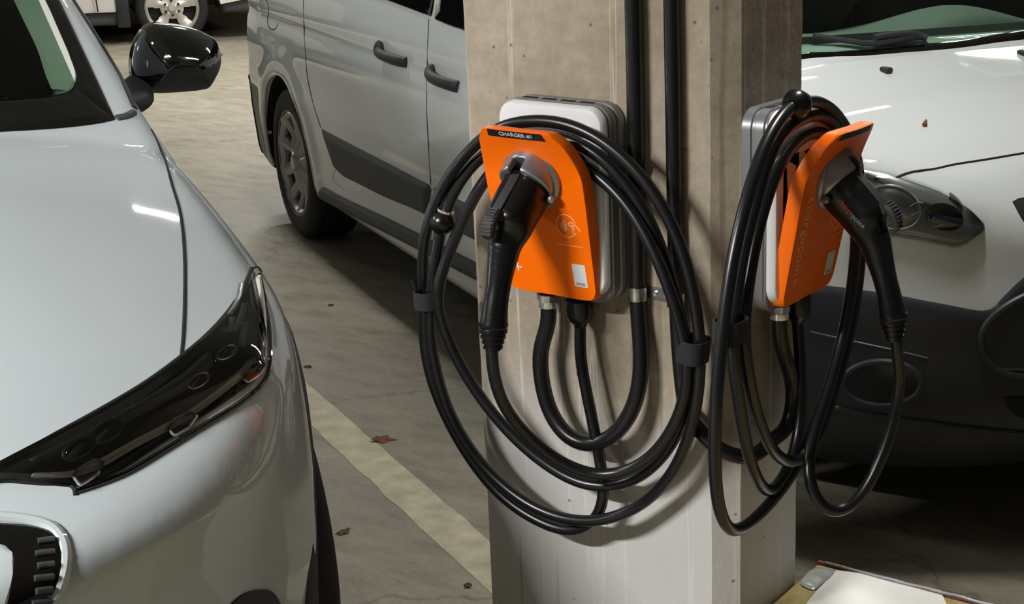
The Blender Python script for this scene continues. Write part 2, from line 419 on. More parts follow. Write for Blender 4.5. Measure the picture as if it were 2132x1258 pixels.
M['ink_dark'] = mat('dark ink', (90, 90, 96), .6)
M['lamp_dark'] = mat('smoked lamp housing', (14, 14, 15), .12, 0, .6)
M['lamp_bar'] = mat('light guide', (232, 226, 214), .35, .1)
M['lamp_clear'] = mat('lamp reflector grey', (124, 128, 128), .22, .4)
M['lamp_grey'] = mat('grey lamp bezel', (92, 90, 86), .25, .3)
M['alloy'] = mat('alloy wheel', (196, 192, 182), .32, .35)
M['cap'] = mat('silver wheel cover', (172, 172, 170), .38, .3)
M['drum'] = mat('dark brake metal', (22, 21, 20), .7)  # dark brown-black metal for brake drums and lug nuts
M['dash'] = mat('grey green dashboard', (128, 140, 132), .8, bump=.3, bscale=500)
M['seat'] = mat('dark seat cloth', (24, 25, 26), .9)
M['leafm'] = mat('dry leaf', (120, 72, 44), .8, noise=.3, scale=60)
M['leafg'] = mat('dull green leaf', (92, 86, 50), .8, noise=.3, scale=60)
M['kerb'] = concrete('painted plinth', (150, 134, 84), (186, 170, 116), spots=.3)
M['paper'] = mat('white sheet', (236, 234, 228), .45, noise=.05, scale=8)
M['red_edge'] = mat('chipped red edge', (112, 44, 36), .6, noise=.4, scale=40)
M['film'] = mat('greyish plastic film', (170, 172, 166), .2, 0, .5, noise=.15, scale=30)
M['fix_white'] = mat('white fixture', (220, 220, 216), .5)
def glass(name, tint, op):
    m, nt, b = node_mat(name); nt.nodes.remove(b); L = nt.links.new
    t = N(nt, 'ShaderNodeBsdfTransparent'); t.inputs[0].default_value = (*tint, 1)
    g = N(nt, 'ShaderNodeBsdfGlossy'); g.inputs['Roughness'].default_value = .02
    fr = N(nt, 'ShaderNodeFresnel', IOR=1.5); mx = N(nt, 'ShaderNodeMixShader')
    L(fr.outputs[0], mx.inputs[0]); L(t.outputs[0], mx.inputs[1]); L(g.outputs[0], mx.inputs[2])
    L(mx.outputs[0], nt.nodes['Material Output'].inputs[0]); return m
M['glass'] = glass('clear lens', (.93, .94, .94), .1)
M['tint'] = glass('green tinted glass', (.62, .78, .67), .1)
M['privacy'] = mat('privacy glass', (9, 10, 11), .04, 0, .3)

# ------------------------------------------------------------------ the setting
def plane(name, pts, m, kind='structure'):
    me = mesh(name, pts, [tuple(range(len(pts)))]); o = link(name, me, m, smooth=False); o['kind'] = kind; return o
link_floor = box('floor', (-26, -9, -.12), (12, 32, 0)); f = link('floor', link_floor, M['floor'], smooth=False); f['kind'] = 'structure'
f = link('ceiling', box('ceiling', (-26, -9, CEIL), (12, 32, CEIL+.2)), M['ceil'], smooth=False); f['kind'] = 'structure'
f = link('wall_back', box('wall_back', (-26, 31.8, 0), (12, 32, CEIL)), M['wall'], smooth=False); f['kind'] = 'structure'
f = link('wall_left', box('wall_left', (-26, -9, 0), (-25.8, 31.8, CEIL)), M['wall'], smooth=False); f['kind'] = 'structure'

# stall stripe painted on the floor
HD = math.radians(-29)
def stripe():
    a0, a1 = hz(605, 768, 0), hz(1000, 1112, 0); b0, b1 = hz(606, 850, 0), hz(1000, 1214, 0)
    d = a1-a0; d /= np.linalg.norm(d); nrm = np.array([-d[1], d[0], 0]); w = .052*1.9
    c = (a0+b0)/2; n0 = np.array([nrm[0], nrm[1], 0]); c1 = (a1+b1)/2; d = c1-c; ln = np.linalg.norm(d); d /= ln; n0 = np.array([-d[1], d[0], 0])
    wd = (abs((a0-b0)@n0)*.5+abs((a1-b1)@n0)*.5)*.5
    vs = []; fs = []; K = 120
    s0, s1 = -3.0, 4.2
    for i in range(K):
        t = s0+(s1-s0)*i/(K-1); p = c+d*t
        for sg in (1, -1):
            j = pnoise(Vector((t*9, sg*3, 1)))*.006; vs.append((p+n0*sg*(wd+j))+np.array([0, 0, .0012]))
    for i in range(K-1): fs.append((2*i, 2*i+1, 2*i+3, 2*i+2))
    vs2 = [v-np.array([0, 0, .0012]) for v in vs]; n = len(vs); vs += vs2; fs += [tuple(x+n for x in q)[::-1] for q in fs]
    for i in range(K-1): fs.append((2*i, 2*i+2, 2*i+2+n, 2*i+n)); fs.append((2*i+1, 2*i+1+n, 2*i+3+n, 2*i+3))
    o = link('stall_line', fix(mesh('stall_line', vs, fs)), M['stripe'], smooth=False)
    tag(o, 'faded cream parking stripe on the floor beside the nearest car', 'parking line')
stripe()

# pillar with chamfered corners
PW, PD = .535, .266; ch = .032
def pillar():
    pts = [(-PW+ch, 0), (-.035, 0), (0, .035), (0, PD-ch), (-ch, PD), (-PW+ch, PD), (-PW, PD-ch), (-PW, ch)]
    zs = np.linspace(0, CEIL, 60); rings = []
    for z in zs:
        rings.append([(x+pnoise(Vector((x*4, y*4, z*14)))*.0018, y+pnoise(Vector((x*4+9, y*4, z*14)))*.0018*(0 if abs(y) < .001 and -PW+.05 < x < -.05 else 1), z) for x, y in pts])
    o = link('concrete_pillar', loft('concrete_pillar', rings), M['pillar'], smooth=True, angle=20)
    tag(o, 'weathered grey concrete pillar carrying both orange chargers', 'pillar')
pillar()

# low painted plinth by the foot of the pillar and the sheet on it
PT = .309
def plinth():
    r = empty('low_plinth', (.6, 0, 0), 'low pale painted block at the foot of the pillar, chipped reddish far edge', 'plinth')
    link('block', box('block', (.004, -.35, 0), (1.5, .318, PT-.004), .004), M['kerb'], r)
    vs = []
    # chipped raised rim along the far edge
    P = []; R = []
    for t in np.linspace(.004, 1.5, 90):
        P.append((t, .322+pnoise(Vector((t*20, 0, 0)))*.002, PT-.004+pnoise(Vector((t*33, 5, 0)))*.002)); R.append(.0055+pnoise(Vector((t*25, 9, 3)))*.002)
    link('edge_rim', tube('edge_rim', P, R, 8), M['red_edge'], r)
    P = [(t, .318+pnoise(Vector((t*17, 3, 0)))*.0015, PT+.002+pnoise(Vector((t*30, 7, 0)))*.0015) for t in np.linspace(.02, 1.5, 90)]
    link('edge_strip', tube('edge_strip', P, .0028, 8), M['silver_pl'], r)
plinth()
def sheet():
    out = [(1742, 1184), (1850, 1200), (1958, 1224), (1975, 1262), (2000, 1330), (1640, 1330), (1676, 1258), (1706, 1219)]
    P = [hz(x, y, PT+.003) for x, y in out]; c = np.mean(P, 0); vs = []; fs = []; n = 6*len(P)
    O = resample(np.array(P+[P[0]]), n+1)[:-1]
    for t in (1, .96, .8, .6, .4, .2):
        for q in O:
            p = c+(q-c)*t; z = .0025+.0045*(1-t)+.003*pnoise(Vector((p[0]*14, p[1]*14, 2))); vs.append((p[0], p[1], PT-.003+max(.001, z)))
    vs.append((c[0], c[1], PT+.005))
    for j in range(5):
        for i in range(n): a, b = j*n+i, j*n+(i+1) % n; fs.append((a, b, b+n, a+n))
    for i in range(n): fs.append((5*n+i, 5*n+(i+1) % n, 6*n))
    o = link('white_sheet', orient(mesh('white_sheet', vs, fs)), M['paper'], angle=60)
    tag(o, 'bright white sheet lying on the low block at the pillar foot', 'sheet')
    out = [(1672, 1200), (1690, 1182), (1722, 1178), (1738, 1190), (1712, 1212), (1694, 1224), (1668, 1214)]
    P = [hz(x, y, PT+.002) for x, y in out]; c = np.mean(P, 0); O = cat_rom(P, 5, True); n = len(O); vs = []; fs = []
    for t in (1, .9, .6, .3):
        for q in O: p = c+(q-c)*t; vs.append((p[0], p[1], PT-.003+(.001 if t == 1 else .004+.003*pnoise(Vector((p[0]*60, p[1]*60, 2))))))
    vs.append((c[0], c[1], PT+.003))
    for j in range(3):
        for i in range(n): a, b = j*n+i, j*n+(i+1) % n; fs.append((a, b, b+n, a+n))
    for i in range(n): fs.append((3*n+i, 3*n+(i+1) % n, 4*n))
    o = link('plastic_scrap', orient(mesh('plastic_scrap', vs, fs)), M['film'], angle=60)
    tag(o, 'crumpled greyish plastic film scrap between pillar and white sheet', 'plastic film')
sheet()
def leaf(px, py, sc, m, lab, rot):
    c = hz(px, py, 0); vs = []; fs = []; out = []
    for k in range(20):
        a = 2*math.pi*k/20; rr = sc*(.55+.45*abs(math.cos(2.5*a)))*(1.2 if k == 0 else 1); out.append((rr*math.cos(a), rr*.75*math.sin(a)))
    for t, z in ((1, .001), (.6, .006), (.25, .004)):
        for i, (x, y) in enumerate(out):
            zz = z+.4*sc*max(0, pnoise(Vector((x*40, y*40, rot))))*t; X = x*t*math.cos(rot)-y*t*math.sin(rot); Y = x*t*math.sin(rot)+y*t*math.cos(rot); vs.append((c[0]+X, c[1]+Y, zz))
    vs.append((c[0], c[1], .004))
    for j in range(2):
        for i in range(20): a, b = j*20+i, j*20+(i+1) % 20; fs.append((a, b, b+20, a+20))
    for i in range(20): fs.append((40+i, 40+(i+1) % 20, 60))
    o = link('dry_leaf', orient(mesh('dry_leaf', vs, fs)), m, angle=60); tag(o, lab, 'leaf', 'dry leaves on the floor')
leaf(795, 917, .036, M['leafm'], 'brown curled dry leaf lying on the parking stripe', .6)
leaf(714, 1110, .020, M['leafg'], 'small olive leaf on the floor between car and stripe, low in the photo', 1.4)
leaf(974, 1221, .014, M['leafg'], 'tiny olive leaf close to the left foot of the pillar', 2.2)
leaf(641, 765, .016, M['leafm'], 'small reddish leaf where the stripe meets the car', 0.2)
leaf(688, 637, .012, M['leafm'], 'tiny dark leaf on the floor in front of the van rear wheel', .9)

# ------------------------------------------------------------------ ceiling fixtures (each lamp's own light stands just under it)
for i, (fx, fy, fr, fp, fl) in enumerate(FIXTURES):
    R = Matrix.Translation((fx, fy, CEIL)) @ Matrix.Rotation(math.radians(fr), 4, 'Z')
    me = box('f', (-fl/2, -.075, -.11), (fl/2, .075, 0), .012)
    o = link('ceiling_light', xf(me, R), M['fix_white'])
    tag(o, ['white strip light over the charging bays', ''][0], 'ceiling light', 'strip lights under the ceiling')

# ------------------------------------------------------------------ chargers
def charger_M(second):
    # local frame: x = right when facing the charger, y = -out from wall, z up (world height)
    return Matrix.Translation((0, .135, 0)) @ Matrix.Rotation(math.radians(90), 4, 'Z') if second else Matrix.Translation((-.295, 0, 0))
def plate_mesh():
    # outline from front: tombstone with a lip that leans out at the top
    def hw(z):
        pass
    half = [(.0, .877), (.072, .877), (.086, .881), (.093, .892), (.095, .908), (.097, .96), (.0990, 1.01), (.1005, 1.05), (.1005, 1.080), (.0975, 1.104), (.0915, 1.124), (.083, 1.141), (.074, 1.152), (.066, 1.159), (.056, 1.161), (.0, 1.161)]
    right = cat_rom([(x*(.955 if z < 1.14 else .98), z) for x, z in half], 4)
    O = np.concatenate([right, [(-x, z) for x, z in right[::-1][1:-1]]])
    def d(x, z):
        base = .068+.040*(z-.884)/.2
        lip = .030*np.clip((z-1.085)/.075, 0, 1)**1.3*(1-.25*np.clip(abs(x)/.09, 0, 1)**2)
        return base+lip
    c = np.array([0, 1.01]); n = len(O); vs = []; fs = []
    rings = [(1.0, -.024), (1.0, -.004), (.985, 0), (.93, 0), (.8, 0), (.6, 0), (.4, 0), (.2, 0)]
    for t, dd in rings:
        for q in O:
            p = c+(q-c)*t; vs.append((p[0], -(d(p[0], p[1])+dd), p[1]))
    vs.append((c[0], -d(*c), c[1]))
    for j in range(len(rings)-1):
        for i in range(n): a, b = j*n+i, j*n+(i+1) % n; fs.append((a, b, b+n, a+n))
    j = (len(rings)-1)*n
    for i in range(n): fs.append((j+i, j+(i+1) % n, len(vs)-1))
    # back skin
    k = len(vs)
    for q in O: p = c+(q-c)*.9; vs.append((p[0], -(d(p[0], p[1])-.020), p[1]))
    vs.append((c[0], -(d(*c)-.020), c[1]))
    for i in range(n): fs.append((i, (i+1) % n, k+(i+1) % n, k+i)); fs.append((k+i, k+(i+1) % n, k+n))
    return fix(mesh('plate', vs, fs)), d
GUN_D = Vector((0, -.75, -.66)).normalized()
def capsule(p, a, b, ra, rb):
    a = np.array(a); b = np.array(b); ab = b-a; t = np.clip(((p[0]-a[0])*ab[0]+(p[1]-a[1])*ab[1]+(p[2]-a[2])*ab[2])/(ab@ab), 0, 1)
    return np.sqrt((p[0]-a[0]-t*ab[0])**2+(p[1]-a[1]-t*ab[1])**2+(p[2]-a[2]-t*ab[2])**2)-(ra+(rb-ra)*t)
GUN_H = cat_rom([(-.165, 1.020, .028), (-.180, .993, .0265), (-.191, .962, .0225), (-.203, .925, .0190), (-.212, .895, .0195), (-.2195, .860, .0225)], 4)
def gun_f(x, y, z):
    p = (x, y, z)
    # flat-sided barrel
    ax = np.array((0, -.75, -.66)); ax /= np.linalg.norm(ax); o = np.array((0, -.118, 1.068)); up = np.cross((1, 0, 0), ax)
    t = (y-o[1])*ax[1]+(z-o[2])*ax[2]; v = (y-o[1])*up[1]+(z-o[2])*up[2]
    rad = .0365-.05*np.clip(t-.035, 0, .2)
    q = ((abs(x)/rad)**2.6+(abs(v)/(rad*1.02))**2.6)**(1/2.6)*rad-rad
    barrel = smax(smax(q, t-.088, .020), -.004-t, .004)
    h = None
    for i in range(len(GUN_H)-1):
        a, b = GUN_H[i], GUN_H[i+1]; c = capsule(p, (0, a[0], a[1]), (0, b[0], b[1]), a[2], b[2]); h = c if h is None else np.minimum(h, c)
    h = smax(h, -(z-.866+.25*(y+.22)), .003)
    return smin(barrel, h, .016)
def build_charger(second):
    MX = charger_M(second)
    lab = ('orange-fronted charging station on the dark right face of the pillar' if second else
           'orange-fronted charging station on the bright left face of the pillar')
    base = MX @ Vector((0, 0, .84))
    root = empty('charging_station', base, lab, 'charger', 'wall chargers on the pillar')
    def part(name, me, m, parent=root, **k): return link(name, xf(me, MX), m, parent, **k)
    def layer(specs, w=.21, h=.324, cz=1.030, r=.032, name='b'):
        rings = []
        for dd, ins in specs: rings.append([(x, -dd, z) for x, z in rrect(w-2*ins, h-2*ins, max(.006, r-ins), 7, 0, cz)])
        return loft(name, rings)
    part('housing', layer([(0, .004), (.003, 0), (.018, 0), (.020, .003), (.024, .003), (.026, .0005), (.040, .0005), (.042, .003), (.045, .003)]), M['silver_pl'])
    part('front_cover', layer([(.045, .0045), (.047, .0025), (.057, .004), (.0605, .007), (.062, .013)], h=.311, cz=1.0365), M['white_pl'])
    # dark boss that carries the face
    rings = [[(x, -dd, z) for x, z in rrect(.168-2*i, .24-2*i, .03, 7, 0, 1.005)] for dd, i in ((.058, 0), (.060, .001), (.062, .006))]
    part('face_mount', loft('m', rings), M['dark_pl'])
    pm, d = plate_mesh(); plate = part('face_plate', pm, M['orange'], angle=40)
    # vent slots on the top of the housing
    for k in range(4): part('vent_slot', box('s', (-.07+k*.037, -.034, 1.1905), (-.045+k*.037, -.026, 1.1925)), M['gap'], smooth=False)
    # name strip along the lip
    vs = []; fs = []; n = 24
    for j, (z, o) in enumerate(((1.1475, .0002), (1.1475, .0012), (1.1595, .0012), (1.1595, .0002))):
        for i in range(n):
            x = -.055+.110*i/(n-1)+(.004*(1 if i == 0 else 0))*0; vs.append((x*(1 if j < 2 else .93), -(d(x, z)+o), z))
    for j in range(3):
        for i in range(n-1): a = j*n+i; fs.append((a, a+1, a+n+1, a+n))
    strip_o = part('name_strip', fix(mesh('ns', vs, fs)), M['label_black'], smooth=False)
    if not second:
        tm = text_mesh('CHARGER #1', .0105, .0003)
        tm.transform(Matrix.Scale(1.05, 4, (1, 0, 0))); slope = math.atan2(d(0, 1.16)-d(0, 1.147), .013)
        T = Matrix.Translation((.004, -(d(0, 1.1535)+.0017), 1.1535)) @ Matrix.Rotation(math.radians(90)+slope, 4, 'X')
        link('lettering', xf(tm, MX @ T), M['ink_white'], strip_o, smooth=False)
    tilt = math.atan2(.04, .2)
    def on(x, z, o=.0006): return Matrix.Translation((x, -(d(x, z)+o), z)) @ Matrix.Rotation(math.radians(90)+tilt, 4, 'X')
    # name running down the left edge
    tm = text_mesh('chargepoin+', .030, .0002)
    tm.transform(Matrix.Rotation(math.radians(-90), 4, 'Z')); part('logo', xf(tm, on(-.062, .985)), M['ink_pale'] if second else M['ink_white'], plate, smooth=False)  # right charger's logo takes the orange-tinted pale ink
    # tap symbol: ring, waves, hand
    ms = []
    def arc(cx, cy, r, a0, a1, w, n=26):
        P = np.array([(cx+r*math.cos(a), cy+r*math.sin(a), 0) for a in np.radians(np.linspace(a0, a1, n))]); return tube('a', P, w, 6, sy=.4)
    ms.append(arc(0, 0, .0195, 20, 330, .0009, 40))
    for k, r in enumerate((.006, .0095, .013, .0165)): ms.append(arc(-.0165, 0, r, -38, 38, .0011))
    hand = cat_rom([(.004, .004, 0), (.010, .007, 0), (.017, .003, 0), (.026, -.006, 0)], 6); ms.append(tube('h', hand, .0011, 6, sy=.4))
    hand = cat_rom([(.004, .004, 0), (.006, .001, 0), (.012, .0015, 0), (.014, -.004, 0), (.011, -.009, 0), (.013, -.013, 0)], 6); ms.append(tube('h', hand, .0011, 6, sy=.4))
    for k in range(3): ms.append(tube('h', np.array([(.0065+.002*k, .001-.003*k, 0), (.012+.001*k, .0005-.003*k, 0)]), .0007, 6, sy=.4))
    part('tap_symbol', xf(merge('t', ms), on(.052, 1.005)), M['ink_pale'], plate)
    part('rule_line', xf(box('l', (-.026, -.0006, 0), (.026, .0006, .0004)), on(.052, .972)), M['ink_pale'], plate, smooth=False)
    # white sticker (plain, with its two small lines)
    st = part('sticker', xf(loft('st', [[(x, y, 0) for x, y in rrect(.026, .040, .002, 4)], [(x, y, .0004) for x, y in rrect(.0255, .0395, .002, 4)]]), on(.0625, .921, .0001)), M['white_pl'], plate, smooth=False)
    part('sticker_line', xf(merge('x', [box('l', (-.009, -.0140, .0004), (.008, -.0128, .0006)), box('l', (-.009, -.0166, .0004), (.009, -.0154, .0006))]), on(.0625, .921, .0002)), M['ink_dark'], st, smooth=False)
    # holster: flange and cup
    ctr = Vector((0, -.110, 1.079)); nz = Vector((0, -1, -.2)).normalized()
    fl = lathe('fl', [(.041, .002), (.043, .006), (.050, .0065), (.0535, .003), (.054, -.004), (.050, -.016)], 56, axis_M(ctr, nz))
    hol = part('holster_ring', fl, M['satin'])
    part('socket_recess', lathe('re', [(.042, .0015), (.001, .0015)], 40, axis_M(ctr, nz)), M['gap'], smooth=False)
    ax = Vector((0, -.75, -.66)).normalized(); o = np.array((0, -.106, 1.086)); upv = np.array((0, .66, -.75)); upv = -upv/np.linalg.norm(upv)
    axn = np.array(ax)
    def cup(x, y, z):
        t = (y-o[1])*axn[1]+(z-o[2])*axn[2]; v = (y-o[1])*upv[1]+(z-o[2])*upv[2]
        r = .0465; q = np.sqrt(x*x+v*v+(np.minimum(t, 0)*.9)**2+(np.maximum(t-.012, 0)*.55)**2)-r
        q = smax(q, t-.027, .004)
        inner = np.sqrt(x*x+(v+.006)**2)-.0392; inner = smax(inner, .008-t, .004)
        q = smax(q, -inner, .002)
        slot = smax(np.maximum(abs(x)-.011, -v), .004-t, .003); slot = smax(slot, -(v-.02), .003)
        q = smax(q, -slot, .003)
        return smax(q, (y+.094), .003)
    P, Q, G = iso(cup, (-.055, -.18, 1.01), (.055, -.085, 1.14), .0022)
    part('holster_cup', np_mesh('cup', P, Q), M['satin'], hol, angle=50)
    for sx in (-1, 1): part('holster_lug', lathe('lug', [(.0001, .006), (.005, .0045), (.0065, 0), (.0065, -.01)], 20, axis_M((sx*.043, -.118, 1.052), (sx*.5, -1, 0))), M['satin'], hol)
    # glands
    g = lathe('g', [(.0001, .845), (.0115, .845), (.0145, .8475), (.0165, .848), (.0165, .861), (.0185, .862), (.0185, .870), (.0001, .870)], 8)
    g2 = lathe('g', [(.0001, .845), (.0115, .845), (.0160, .8475), (.0165, .850), (.0165, .858), (.0001, .858)], 24)
    part('metal_gland', xf(merge('g', [g, g2]), Matrix.Translation((-.034, -.034, -.003))), M['chrome'], angle=30)
    part('cable_gland', xf(lathe('g', [(.0001, -.042), (.0105, -.042), (.0125, -.036), (.019, -.031), (.022, -.022), (.0225, -.006), (.0225, .004), (.0001, .004)], 32), Matrix.Translation((.030, -.034, .862))), M['gun'])
    return MX
def build_cable(second, MX, pts, label, strap_px, ball_px, strap_labels):
    """pts: (px, py, d) in order, starts at the gland and ends at the plug"""
    H = (lambda a, b, d: hx(a, b, d)) if second else (lambda a, b, d: hy(a, b, -d))
    start = [np.array(MX @ Vector((.030, -.034, .835))), np.array(MX @ Vector((.030, -.034, .815)))]
    end = [np.array(MX @ Vector(p)) for p in ((0, -.2265, .80), (0, -.2265, .826), (0, -.224, .85), (0, -.2205, .866))]
    P = start+[H(*p) for p in pts]+end
    C = cat_rom(P, 9); C = resample(C, 520); k = C.copy()
    for _ in range(10): k[2:-2] = (k[1:-3]+k[2:-2]*2+k[3:-1])/4
    root = empty('charging_cable', np.array(MX @ Vector((0, -.12, 1.07))), label, 'charging cable', 'coiled charging cables')
    link('cable', tube('c', k, .0098, 16), M['cable'], root, angle=60)
    con = link('connector', xf((lambda r: np_mesh('g', r[0], r[1]))(iso(gun_f, (-.045, -.26, .85), (.045, -.095, 1.12), .0024)), MX), M['gun'], root, angle=50)
    # seam and raised latch bar
    up = Vector((0, -.66, .75)).normalized(); ax = Vector((0, -.75, -.66)).normalized(); o = Vector((0, -.118, 1.068))
    def B(lo, hi, bev): return xf(box('b', lo, hi, bev), axis_M(o, ax, (1, 0, 0)))
    # local: x across, z along the barrel, y = up (z cross x)
    sgn = 1 if (ax.cross(Vector((1, 0, 0)))).dot(up) > 0 else -1
    def Bz(x0, x1, t0, t1, u0, u1, bev): lo = [x0, min(sgn*u0, sgn*u1), t0]; hi = [x1, max(sgn*u0, sgn*u1), t1]; return B(lo, hi, bev)
    lat = link('latch_lever', xf(merge('l', [Bz(-.0085, .0085, .006, .085, .030, .0395, .002), Bz(-.0135, .0135, .034, .088, .026, .0350, .003)]), MX), M['gun_soft'], con)
    ms = []
    pth = cat_rom([(0, .078, .037), (0, .092, .0385), (0, .106, .034), (0, .118, .024)], 5)
    rings = []
    T = np.gradient(pth, axis=0)
    for i, q in enumerate(pth):
        t, u = q[1], q[2]; w = .0115+.001*math.sin(i*.3)
        rr = []
        for x, y in rrect(2*w, .016, .005, 4): rr.append(tuple(o+ax*(t)+up*(u+y*.8)+Vector((x, 0, 0))))
        rings.append(rr)
    ms.append(loft('th', rings))
    for i in range(9):
        q = resample(pth, 9)[i]; c = o+ax*q[1]+up*(q[2]+.0068); ms.append(tube('r', np.array([c-Vector((.0095, 0, 0)), c+Vector((.0095, 0, 0))]), .0016, 8))
    link('thumb_button', xf(merge('th', ms), MX), M['gun_soft'], con)
    # strain relief with ribs
    prof = [(.0001, .004), (.0225, .004), (.0228, -.001), (.0212, -.004)]
    for k2 in range(4):
        z0 = -.006-k2*.0085; r0 = .0218-.0022*k2; prof += [(r0, z0), (r0, z0-.005), (r0-.0035, z0-.0055), (r0-.0035, z0-.008)]
    prof += [(.0105, -.0405), (.0001, -.0405)]
    link('strain_relief', xf(lathe('sr', prof, 32, axis_M((0, -.2185, .868), (0, .10, 1))), MX), M['gun'], con, angle=30)
    if second:   # name on the side of the barrel facing the camera
        for s, t0, m in (('charge', .041, M['ink_red']), ('poin+', .071, M['ink_grey'])):
            tm = text_mesh(s, .0118, .0004)
            X = ax; Yv = up; Zv = Vector((-1, 0, 0)); pos = o+ax*t0+up*(.002)+Vector((-(.0378 if t0 < .05 else .0394), 0, 0))
            R = Matrix(((X.x, Yv.x, Zv.x, pos.x), (X.y, Yv.y, Zv.y, pos.y), (X.z, Yv.z, Zv.z, pos.z), (0, 0, 0, 1)))
            link('logo', xf(tm, MX @ R), m, con, smooth=False)
    # straps
    for (x, y, d, w, dp, hgt, ang), lb in zip(strap_px, strap_labels):
        c = Vector(H(x, y, d)); out = []
        up2 = Vector((math.sin(ang)*RT[0], math.sin(ang)*RT[1], math.cos(ang))); nrm = Vector((1, 0, 0)) if second else Vector((0, -1, 0)); lat2 = nrm.cross(up2).normalized()
        rings = []
        for hh, gr in ((-hgt/2, -.0005), (-hgt/2, .0015), (hgt/2, .0015), (hgt/2, -.0005)):
            rings.append([tuple(c+lat2*u*(1)+nrm*v+up2*hh) for u, v in rrect(w+2*gr, dp+2*gr, min(w, dp)*.42, 6)])
        st = link('cable_strap', loft('s', rings, caps=False), M['strap'], angle=40)
        tag(st, lb, 'cable strap', 'black straps around the cable loops')
        # loose tab
        tb = [tuple(c-lat2*(w/2+.003)*(1 if second else -1)+nrm*(dp*.1)+up2*(hgt*.30+t*.022)+lat2*(-1 if second else 1)*(.004*t*t*2)) for t in np.linspace(0, 1, 8)]
        link('loose_tab', xf(tube('t', np.array(tb), .0045, 8, sx=.35), Matrix.Identity(4)), M['strap'], st)
    for (x, y, d, r), lb in ball_px:
        c = np.array(H(x, y, d)); i = int(np.argmin(np.linalg.norm(k-c, axis=1))); t = k[min(i+3, len(k)-1)]-k[max(i-3, 0)]; t /= np.linalg.norm(t); t = t if t[2] > 0 else -t; c = k[i]
        rt = empty('cable_ball', c, lb, 'cable ball')
        link('ball', lathe('b', [(.0105, -r*.92), (r*.6, -r*.8), (r*.85, -r*.52), (r*.98, -r*.2), (r, 0), (r*.98, r*.2), (r*.85, r*.52), (r*.6, r*.8), (.0105, r*.92)], 32, axis_M(c, t)), M['gun'], rt)
        link('groove', lathe('b', [(r*1.005, -.0015), (r*1.03, 0), (r*1.005, .0015)], 32, axis_M(c, t)), M['gap'], rt)
        link('collar', lathe('b', [(.0112, r*.86), (.0145, r*.9), (.0145, r*1.06), (.0112, r*1.08)], 24, axis_M(c, t)), M['chrome'], rt)
M1 = build_charger(False); M2 = build_charger(True)
P1 = [(1207, 740, .045), (1222, 820, .047), (1238, 900, .05), (1252, 975, .05), (1258, 1030, .05), (1246, 1078, .05), (1195, 1108, .055), (1130, 1090, .06), (1040, 1030, .065), (960, 925, .07), (905, 810, .075), (884, 720, .08), (884, 622, .085),
      (880, 530, .09), (890, 465, .09), (930, 375, .09), (985, 305, .095), (1045, 263, .10), (1120, 250, .095), (1200, 264, .09), (1275, 308, .085), (1350, 385, .08), (1405, 480, .075), (1440, 590, .07), (1455, 690, .07), (1457, 780, .065), (1440, 890, .06), (1400, 985, .055), (1330, 1055, .05), (1250, 1085, .065), (1170, 1080, .07), (1090, 1045, .075), (1000, 965, .08), (935, 860, .09), (905, 760, .10), (893, 680, .10),
      (897, 620, .105), (905, 550, .10), (913, 500, .09), (930, 430, .085), (965, 365, .075), (1015, 315, .068), (1090, 285, .075), (1170, 285, .075), (1240, 318, .072), (1310, 390, .062), (1362, 480, .055), (1400, 590, .055), (1422, 680, .055), (1437, 770, .05), (1430, 850, .048), (1385, 945, .045), (1310, 1005, .045), (1225, 1012, .06), (1140, 970, .07), (1050, 890, .08), (975, 790, .09), (930, 700, .10),
      (908, 622, .115), (922, 560, .10), (950, 490, .085), (982, 420, .075), (1020, 360, .07), (1080, 320, .070), (1160, 320, .07), (1230, 355, .068), (1300, 420, .07), (1355, 510, .075), (1400, 620, .08), (1428, 725, .08), (1430, 800, .075), (1405, 885, .07), (1340, 965, .075), (1250, 992, .09), (1170, 965, .12), (1100, 910, .16), (1048, 845, .20), (1026, 775, .224)]
build_cable(False, M1, P1, 'thick black charging cable coiled round the left charger, plug hanging in its silver holster',
            [(895, 622, .098, .040, .050, .030, -.05), (1444, 728, .066, .042, .048, .036, .12)], [((918, 466, .088, .021), 'black ball stopper on the left-hand cable loop beside the left charger')],
            ['black strap binding the cable loops left of the pillar edge', 'grey-black strap binding the right side of the left charger cable coil'])
P2 = [(1665, 740, .04), (1668, 850, .05), (1655, 940, .055), (1628, 1000, .06), (1600, 1025, .07), (1572, 990, .08), (1552, 920, .085), (1538, 830, .09), (1526, 750, .09), (1526, 684, .09), (1540, 560, .09), (1570, 430, .09), (1608, 310, .085), (1655, 255, .08), (1710, 240, .075), (1755, 280, .07), (1778, 360, .065), (1785, 470, .06), (1775, 600, .06), (1745, 740, .06), (1705, 860, .06), (1665, 960, .06), (1610, 1040, .07), (1560, 1090, .08), (1522, 1108, .085), (1497, 1060, .09), (1488, 960, .095), (1490, 850, .10), (1497, 760, .10), (1505, 684, .10), (1522, 560, .10), (1548, 440, .10), (1585, 320, .095), (1625, 245, .09), (1660, 215, .085), (1705, 212, .08), (1752, 250, .075), (1782, 320, .075), (1793, 430, .07), (1790, 560, .07), (1768, 700, .07), (1735, 820, .07), (1700, 920, .07), (1655, 962, .075), (1610, 940, .085), (1575, 860, .09), (1556, 770, .095), (1548, 690, .095), (1558, 590, .09), (1580, 470, .085), (1620, 350, .075), (1670, 285, .07), (1725, 280, .07), (1765, 340, .08), (1782, 450, .09), (1776, 580, .10), (1755, 700, .10), (1725, 810, .105), (1695, 900, .11), (1682, 970, .12), (1695, 1040, .14), (1735, 1075, .165), (1785, 1045, .19), (1830, 965, .21), (1862, 870, .222), (1875, 780, .2265)]
